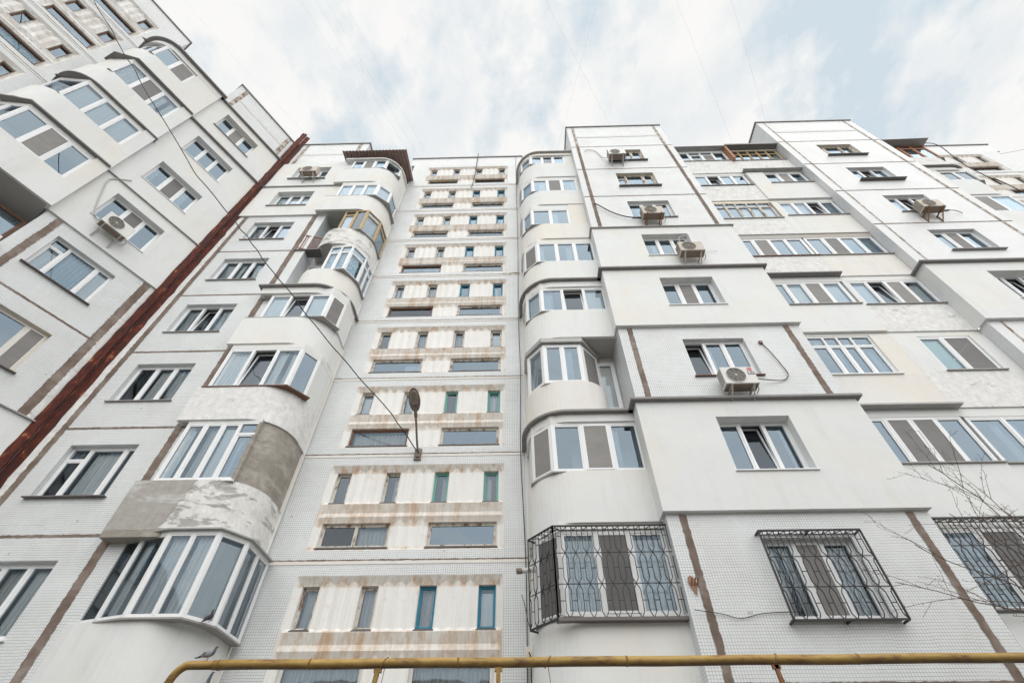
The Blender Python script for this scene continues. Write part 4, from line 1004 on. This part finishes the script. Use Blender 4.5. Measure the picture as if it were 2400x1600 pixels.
cable([wp(-1.0, 15.05, J(4)+.35), wp(-1.32, 15.05, J(4)-.15), wp(-1.36, 15.05, J(3)+2.4), wp(-1.22, 15.05, J(3)+1.9), wp(-.9, 15.04, J(3)+1.0), wp(-.65, 15.0, J(3)+.75)], .020, 'conduit', 'grey conduit bending down the wing wall to the white air conditioner')
cable([(.02, 10.69, J(-1)-3), (.03, 10.69, J(-1)), (.05, 10.69, J(0)), (-.02, 10.69, J(1)), (.02, 10.69, J(2)), (-.01, 10.69, J(3)), (.02, 10.69, J(5)), (0, 10.69, J(7)), (.01, 10.69, 29.9)], .009, 'cable_black', 'thin vertical cable down the tiles beside the right rounded balconies')
cable([(-2.2, 10.6, 30.3), (-2.22, 10.66, 29.5), (-2.24, 10.66, 27.6), (-2.3, 10.66, 26.2), (-2.35, 10.6, 25.6)], .02, 'cable_black', 'dark cable hanging from the roof over the topmost stair windows')
cable([(2.85, 8.80, J(-1)+1.05), (3.3, 8.85, J(-1)+1.0), (3.6, 8.85, J(-1)+.93), (4.0, 8.85, J(-1)+1.0), (4.6, 8.85, J(-1)+1.02)], .007, 'cable_black', 'thin wire strung along the tiles between the two iron grilles')
cable([(-.05, 10.6, J(-1)+2.0), (.02, 9.9, J(-1)+1.5), (.06, 9.7, J(-1)+1.2), (.12, 9.62, J(-1)+1.0)], .007, 'cable_black', 'thin slack wire dropping beside the corner grille')
for pts, lb in (([(22.7, 10.6, 30.0), (22.62, 9.9, 28.15), (22.44, 9.9, 26.28), (22.26, 9.9, 25.12), (22.36, 9.9, 23.73), (22.59, 9.9, 23.09), (23.4, 10.2, 21.0)], 'thick black cable bundle hanging across the far right stair windows'),):
    cable(pts, .02, 'cable_black', lb)
# security camera and box at the left edge of the corner grille
fx = empty('security_camera', (.16, 9.95, J(-1)+2.15), 0, 'small pale cylindrical security camera left of the corner grille', 'security camera')
m = MB(); m.tube([(.08, -.1, .03), (-.02, -.13, .02), (-.20, -.16, -.01)], .05, 'x', 14); m.build('camera_body', 'ac_white', fx, smooth=True)
m = MB(); m.tube([(-.20, -.16, -.01), (-.30, -.18, -.02)], .058, 'x', 14); m.build('camera_hood', 'lamp_metal', fx)
m = MB(); m.bar((.08, -.1, .03), (.12, .05, .02), .03); m.build('mount', 'ac_white', fx)
jb = empty('junction_box', (.10, 10.20, J(-1)+.85), 0, 'small beige junction box with a black cable, low beside the corner balcony', 'junction box')
m = MB(); m.box(-.09, .02, -.03, .3, -.16, .08); m.build('box', 'cream_trim', jb)
m = MB(); m.tube([(-.03, -.05, -.02), (.0, -.09, -.1), (.0, -.07, -.3), (0, -.06, -2.0)], .012, 'x', 6); m.build('lead', 'cable_black', jb)
# torn iron bracket patch on the tall joint
tb = empty('rusty_bracket', (2.98, 8.86, 5.08), 0, 'rusty bracket stubs sticking out of broken brick beside the tall brown joint', 'bracket')
m = MB(); m.face([(-.10, -.004, .05), (-.05, -.004, -.08), (0, -.004, -.19), (.03, -.004, -.10), (.055, -.004, .0), (.04, -.004, .09), (-.03, -.004, .16), (-.08, -.004, .12)]); m.build('broken_patch', 'brick_red', tb)
m = MB()
for x in (-.08, 0, .07): m.bar((x*.7, 0, -.02), (x*.7+.02, -.10, .08), .018)
m.build('stub', 'bracket_rust', tb)
# wires over the sky
WG = 'overhead wires crossing the sky'
sw = [((-5.0, 14, 30.2), (-19, -2, 46)), ((-4.6, 14, 30.2), (-18, -3, 46)), ((-4.2, 14, 30.2), (-17.2, -3, 46)), ((-3.8, 14, 30.2), (-15.6, -3, 46)),
      ((-9.6, 12, 29.3), (-26, 0, 44)), ((7.9, 13, 29.3), (-3.2, -4, 38)), ((13.2, 11.5, 29.3), (4.4, -4, 38)), ((15.6, 12, 29.4), (8.2, -4, 38)), ((1.2, 16, 31), (7, -2, 40))]
sl_ = ['leftmost pair of four close wires above the corrugated roof', 'leftmost pair of four close wires above the corrugated roof', 'right pair of four close wires above the corrugated roof', 'right pair of four close wires above the corrugated roof',
       'faint wire over the red corner flashing and the wing roof', 'faint wire ending at the roof left of the double balconies', 'faint wire ending at the left edge of the far block roof', 'faint wire crossing above the far block roof', 'faint wire leaning the other way above the stair section']
for (a, b), l in zip(sw, sl_): cable(sag(a, b, .5), .0028, 'wire_grey', l, 'wire', n=4, smooth=False, group=WG, name='overhead_wire')

# ============================================================ iron window grilles
def grille(name, label, facets, z0, z1, depthwall, step=.26):
    r = empty(name, (facets[0][0][0], facets[0][0][1], z0), 0, label, 'window grille', 'black iron window grilles'); B0 = Vector((facets[0][0][0], facets[0][0][1], z0))
    fr = MB(); br = MB(); H = z1-z0; zl = [z0+H*k for k in (0, .34, .68, 1.0)]
    for P0, P1 in facets:
        L, T = facet(P0, P1); X = lambda s, d, z: Vector(T(s, d, z))-B0
        for z in (z0, z1): fr.bar(X(0, 0, z), X(L, 0, z), .028)
        fr.bar(X(0, 0, z0), X(0, 0, z1), .028); fr.bar(X(L, 0, z0), X(L, 0, z1), .028)
        for z in zl[1:3]: br.bar(X(0, 0, z), X(L, 0, z), .013)
        n = max(1, round(L/step)); st = L/n
        for i in range(n+1):                                   # nodes, each with a bar on either side
            xn = i*st
            for sgn in (-1, 1):
                off = st*.27*sgn
                if xn+off < -.01 or xn+off > L+.01: continue
                for k in range(3):
                    a, b = zl[k], zl[k+1]; h = b-a
                    q = [(xn, a), (xn+off, a+h*.18), (xn+off, b-h*.18), (xn, b)]
                    if k == 2: q = [(xn, a), (xn+off, a+h*.18), (xn+off, b-.02)]
                    for (s0, c0), (s1, c1) in zip(q, q[1:]): br.bar(X(s0, 0, c0), X(s1, 0, c1), .0135)
                br.bar(X(xn+off, 0, z1-.02), X(xn, .16, z1+.0), .011)
            if i < n:
                for k in range(3): zc = (zl[k]+zl[k+1])/2+(.06 if k == 2 else 0); br.bar(X(xn+st*.27, 0, zc), X(xn+st*.73, 0, zc), .011)
    for (P0, P1), ends in zip(facets, depthwall):
        L, T = facet(P0, P1); X = lambda s, d, z: Vector(T(s, d, z))-B0
        for s in ends:
            for z in (z0, z1): fr.bar(X(s*L, 0, z), X(s*L, .22, z), .028)
        for z in (z1,): fr.bar(X(0, .16, z), X(L, .16, z), .016)
    fr.build('frame', 'grille_iron', r); br.build('bars', 'grille_iron', r); return r
grille('window_grille', 'black iron grille wrapped around the lowest right corner balcony', [((.10, 9.62), (.58, 9.04)), ((.58, 9.04), (2.84, 9.04))], J(-1)+1.02, J(-1)+2.68, [(0,), (0, 1)], .205)
m = MB(); m.box(.58, 2.84, 9.02, 9.16, J(-1)+.98, J(-1)+1.03); m.build('grille_shelf', 'sill_dark', main)
grille('window_grille', 'black iron grille over the tile framed window, right of the brown joint', [((4.38, 8.70), (6.24, 8.70))], J(-1)+.84, J(-1)+2.36, [(0, .5, 1)], .205)
grille('window_grille', 'black iron grille behind the bare branches at the right edge', [((7.92, 8.98), (10.42, 8.98))], J(-1)+1.02, J(-1)+2.70, [(0, 1)], .205)

# ============================================================ gas pipe
gp_ = empty('gas_pipe', (-4.7, 7.5, 0), 0, 'long yellow gas pipe crossing the bottom of the picture on posts', 'gas pipe'); g0 = Vector((-4.7, 7.5, 0))
PZ = 3.575
m = MB(); pts = [(-4.74, 7.5, .0), (-4.74, 7.5, 3.30)]+[(-4.74+.20*(1-cos(a)), 7.5, 3.30+.275*sin(a)) for a in [radians(12*i) for i in range(1, 8)]]
pts += [(-4.50, 7.5, PZ), (-4.18, 7.5, PZ)]; m.tube([Vector(p)-g0 for p in pts], .052, 'x', 18); m.build('elbow', 'pipe_yellow', gp_, smooth=True)
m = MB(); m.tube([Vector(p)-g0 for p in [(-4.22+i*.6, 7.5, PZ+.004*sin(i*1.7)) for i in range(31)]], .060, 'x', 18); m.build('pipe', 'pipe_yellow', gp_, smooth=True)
m = MB()
for x in (-4.14, -2.9, -.9, 1.35, 4.4, 7.2): m.tube([Vector((x+dx, 7.5, PZ))-g0 for dx in (-.014, -.006, .006, .014)], [.060, .0655, .0655, .060], 'x', 18)
m.build('weld', 'weld_rust', gp_, smooth=True)
for x, lean, mt in ((-1.97, -.10, 'pipe_yellow'), (-.36, 0, 'pipe_yellow'), (3.30, .03, 'bracket_rust'), (8.5, 0, 'pipe_yellow')):
    m = MB(); P = Vector((x, 7.5, PZ-.06)); 
    m.bar(P-g0, Vector((x+lean*4, 7.5, 0))-g0, .055 if mt == 'pipe_yellow' else .05, up=(0, 1, 0)); m.bar(P+Vector((-.05, 0, -.02))-g0, P+Vector((.05, 0, -.02))-g0, .05)
    m.build('post', mt, gp_)
for x in (-1.90, .30, 3.30):
    m = MB(); m.tube([Vector((x+.045*sin(a), 7.5+.072*cos(a), PZ+.072*sin(a)*1.0))-g0 for a in [radians(30*i) for i in range(13)]]+[Vector((x+.02, 7.44, PZ-.25))-g0], .005, 'x', 5); m.build('tie_wire', 'bracket_rust', gp_)
m = MB(); m.tube([Vector(p)-g0 for p in [(-4.74, 7.45, 3.205), (-4.4, 7.40, 3.205), (-3.9, 7.38, 3.205)]], .03, 'x', 10); m.build('branch_pipe', 'pipe_yellow', gp_, smooth=True)

# ============================================================ pigeons
def pigeon_mats():
    b = NB('pigeon_body'); sp = b.n('ShaderNodeSeparateXYZ', i0=b.tc.outputs['Object']); x = sp.outputs[0]
    neck = b.math('MULTIPLY', b.math('SUBTRACT', x, .045), 30, clamp=True); n = b.noise(b.vec(), 40, 4, .6)
    col = b.mix(n, c4(.22, .23, .26), c4(.30, .31, .34)); col = b.mix(neck, col, c4(.075, .10, .12))
    rump = b.math('MULTIPLY', b.math('SUBTRACT', -.095, x), 60, clamp=True); col = b.mix(rump, col, c4(.07, .07, .08))
    b.fin(col, .6, spec=.3)
    simple('pigeon_wing', (.27, .275, .30), .7, .2, 30); simple('pigeon_dark', (.035, .03, .032), .6, .3, 30); simple('pigeon_leg', (.30, .09, .07), .6, .2, 20); simple('pigeon_pale', (.50, .42, .38), .7, .1, 20)
pigeon_mats()
def pigeon(loc, rz, label, dark=False, neck=0.0, lean=0.0):
    """standing pigeon, faces local +x, feet at the origin"""
    r = empty('pigeon', loc, rz, label, 'pigeon', 'pigeons'); r.rotation_euler = (0, -lean, rz)
    # spine (x, z, half width, half height)
    nx, nz = neck*.05, neck*.05
    sp = [(-.165, .055, .014, .005), (-.13, .062, .022, .010), (-.095, .075, .034, .024), (-.055, .088, .047, .040), (-.01, .100, .054, .050), (.03, .112, .050, .050), (.062, .132, .038, .042), (.076+nx*.3, .160+nz*.4, .026, .030),
          (.080+nx*.7, .185+nz*.8, .021, .023), (.088+nx, .207+nz, .020, .021), (.100+nx, .218+nz, .018, .018), (.112+nx, .218+nz, .010, .010), (.117+nx, .216+nz, .004, .004)]
    m = MB(); sl = m.slot('x'); k = 16; P = [Vector((a[0], 0, a[1])) for a in sp]
    for i, (x, z, w, h) in enumerate(sp):
        d = (P[min(i+1, len(P)-1)]-P[max(i-1, 0)]).normalized(); up = Vector((-d.z, 0, d.x))
        for j in range(k): a = 2*pi*j/k; m.v.append(tuple(P[i]+Vector((0, w*cos(a), 0))+up*h*sin(a)))
    for i in range(len(sp)-1):
        for j in range(k): m.f.append((i*k+j, i*k+(j+1) % k, (i+1)*k+(j+1) % k, (i+1)*k+j)); m.mi.append(sl)
    m.f.append(tuple(range(k))); m.mi.append(sl); m.f.append(tuple((len(sp)-1)*k+j for j in range(k))[::-1]); m.mi.append(sl)
    o = m.build('body', 'pigeon_dark' if dark else 'pigeon_body', r, smooth=True)
    for s in (-1, 1):
        m = MB(); L = [(.035, .118, .026), (0, .112, .040), (-.05, .098, .036), (-.10, .080, .022), (-.15, .062, .006)]; b0 = len(m.v)
        for x, z, h in L: 
            for t in (-1, -.4, .3, 1): m.v.append((x, s*(.057 if x > -.08 else .036)*(1-.22*abs(t)), z+h*t*.9))
        for i in range(4):
            for j in range(3): q = (i*4+j, (i+1)*4+j, (i+1)*4+j+1, i*4+j+1); m.f.append(q); m.mi.append(m.slot('x'))
        w = m.build('wing', 'pigeon_dark' if dark else 'pigeon_wing', r, smooth=True)
        if not dark:
            for xb in (-.045, -.08):
                mm = MB(); mm.face([(xb, s*.0595*(1 if xb > -.06 else .9), .075), (xb-.016, s*.0595*(1 if xb > -.06 else .88), .078), (xb+.004, s*.055*(1 if xb > -.06 else .8), .125), (xb+.018, s*.055*(1 if xb > -.06 else .82), .124)])
                mm.build('wing_bar', 'pigeon_dark', r)
        mm = MB(); mm.tube([(.006, s*.018, .062), (.010, s*.018, .03), (.004, s*.018, .006)], [.008, .004, .004], 'x', 6)
        for dx, dy in ((.030, .0), (.022, .012), (.022, -.012), (-.016, 0)): mm.tube([(.004, s*.018, .004), (.004+dx, s*.018+dy, .002)], .0026, 'x', 5)
        mm.build('leg', 'pigeon_leg', r)
        mm = MB(); c = Vector((.104+nx, s*.0165, .222+nz)); mm.tube([c, c+Vector((0, s*.003, 0))], .0035, 'x', 8); mm.build('eye', 'wood_orange', r)
    m = MB(); m.tube([(.114+nx, 0, .217+nz), (.126+nx, 0, .213+nz), (.136+nx, 0, .207+nz)], [.006, .0045, .001], 'x', 6); m.build('beak', 'pigeon_dark', r)
    m = MB(); m.hexa([(-.12, -.018, .050), (-.12, .018, .050), (-.215, .026, .036), (-.215, -.026, .036), (-.12, -.018, .060), (-.12, .018, .060), (-.215, .026, .041), (-.215, -.026, .041)]); m.build('tail', 'pigeon_dark', r)
    r.scale = (.76, .76, .76)
    return r
pigeon((-4.345, 7.5, PZ+.052), radians(5), 'grey pigeon standing on the yellow pipe beside its bend')
pigeon((-4.16, 7.40, 3.235), radians(8), 'grey pigeon with stretched dark neck, partly below the bottom edge', neck=1.0, lean=radians(22))
pigeon((-5.68, 9.40, J(-1)+1.14), radians(60), 'black pigeon sitting on the sill of the lowest left bay', dark=True, neck=.4, lean=radians(30))

# ============================================================ bare tree in front of the right wall
def tree(name, base, seedn, label, limbs, twig=1.0, maxd=5, r0=.09, aim=False, top=(.04, .04, 2.0), pr=(.55, .42), lf=(.38, .72)):
    rnd = random.Random(seedn); r = empty(name, base, 0, label, 'tree'); tk = MB(); cw = MB(); bud = MB()
    def grow(p, d, L, rad, dep, mb):
        n = max(3, int(L/.10)); pts = [p.copy()]; rs = [rad]; q = p.copy(); dd = d.copy()
        for i in range(n):
            dd = (dd+Vector((rnd.gauss(0, .09), rnd.gauss(0, .09), rnd.gauss(0, .07)))).normalized(); q = q+dd*L/n; pts.append(q.copy()); rs.append(max(.0022, rad*(1-.62*(i+1)/n)))
            if dep >= 2 and rnd.random() < .55*twig:
                s = Vector((rnd.gauss(0, 1), rnd.gauss(0, 1), rnd.gauss(0, 1))).cross(dd).normalized(); t = q+s*rnd.uniform(.015, .04)
                bud.tube([q, t], [.0038, .0009], 'x', 4, cap=False)
            if dep < maxd and i > 0 and rnd.random() < (pr[0] if dep < 2 else pr[1]):
                s = Vector((rnd.gauss(0, 1), rnd.gauss(0, 1), rnd.gauss(0, 1))).cross(dd).normalized()
                nd = (dd*.75+s*rnd.uniform(.5, 1.0)+Vector((0, 0, .12))).normalized(); grow(q, nd, L*rnd.uniform(*lf), rs[-1]*.66, dep+1, mb)
        mb.tube(pts, rs, 'x', 6 if dep < 3 else 4, cap=False)
    tk.tube([(0, 0, 0), (.03, .02, .8), (.0, .05, 1.6), (.04, .04, 2.1)], [r0*1.3, r0, r0*.85, r0*.7], 'x', 10)
    for (d, L, rr) in limbs: grow(Vector(top), (Vector(d)-Vector(top)-Vector(base)).normalized() if aim else Vector(d).normalized(), (Vector(d)-Vector(top)-Vector(base)).length if aim else L, rr, 1, cw)
    tk.build('trunk', 'bark', r, smooth=True); cw.build('branches', 'bark', r, smooth=True); bud.build('thorns', 'leafless_bud', r); return r
tree('bare_tree', (8.6, 6.0, 0), 8, 'bare thorny tree with reddish twigs at the right edge', [((4.7, 6.4, 3.50), 0, .015), ((5.1, 6.5, 4.75), 0, .012), ((5.6, 6.4, 5.65), 0, .014), ((6.4, 6.3, 5.5), 0, .014), ((7.1, 6.5, 5.8), 0, .013), ((5.6, 6.2, 3.3), 0, .012)],
     twig=1.8, maxd=3, r0=.07, aim=True, top=(-.35, .15, 2.75), pr=(.34, .38), lf=(.12, .30))

# ============================================================ across the yard: seen only as reflections in the lower panes
ob = empty('opposite_building', (4, -26, 0), 0, 'low yellowish apartment building across the yard, mirrored in the lowest windows', 'apartment building')
m = MB(); m.box(-40, 30, -10, 0, 0, 12.5); m.build('wall', 'opposite_wall', ob)
m = MB()
for i in range(22):
    for k in range(4): m.box(-38+i*3.1, -36.4+i*3.1, .0, .03, 1.2+k*3, 2.7+k*3)
o = m.build('window', 'room', ob)
m = MB(); m.box(-40.4, 30.4, -10.4, .4, 12.5, 12.8); m.build('roof', 'flashing_dark', ob)
tree('bare_tree', (9, -5, 0), 9, 'bare tree across the yard, mirrored in the right windows', [((-.4, 0, 1), 5.5, .09), ((.2, .3, 1), 6.5, .11), ((.7, 0, 1), 5, .08)], twig=.2, maxd=4, r0=.16)

bpy.context.view_layer.update()
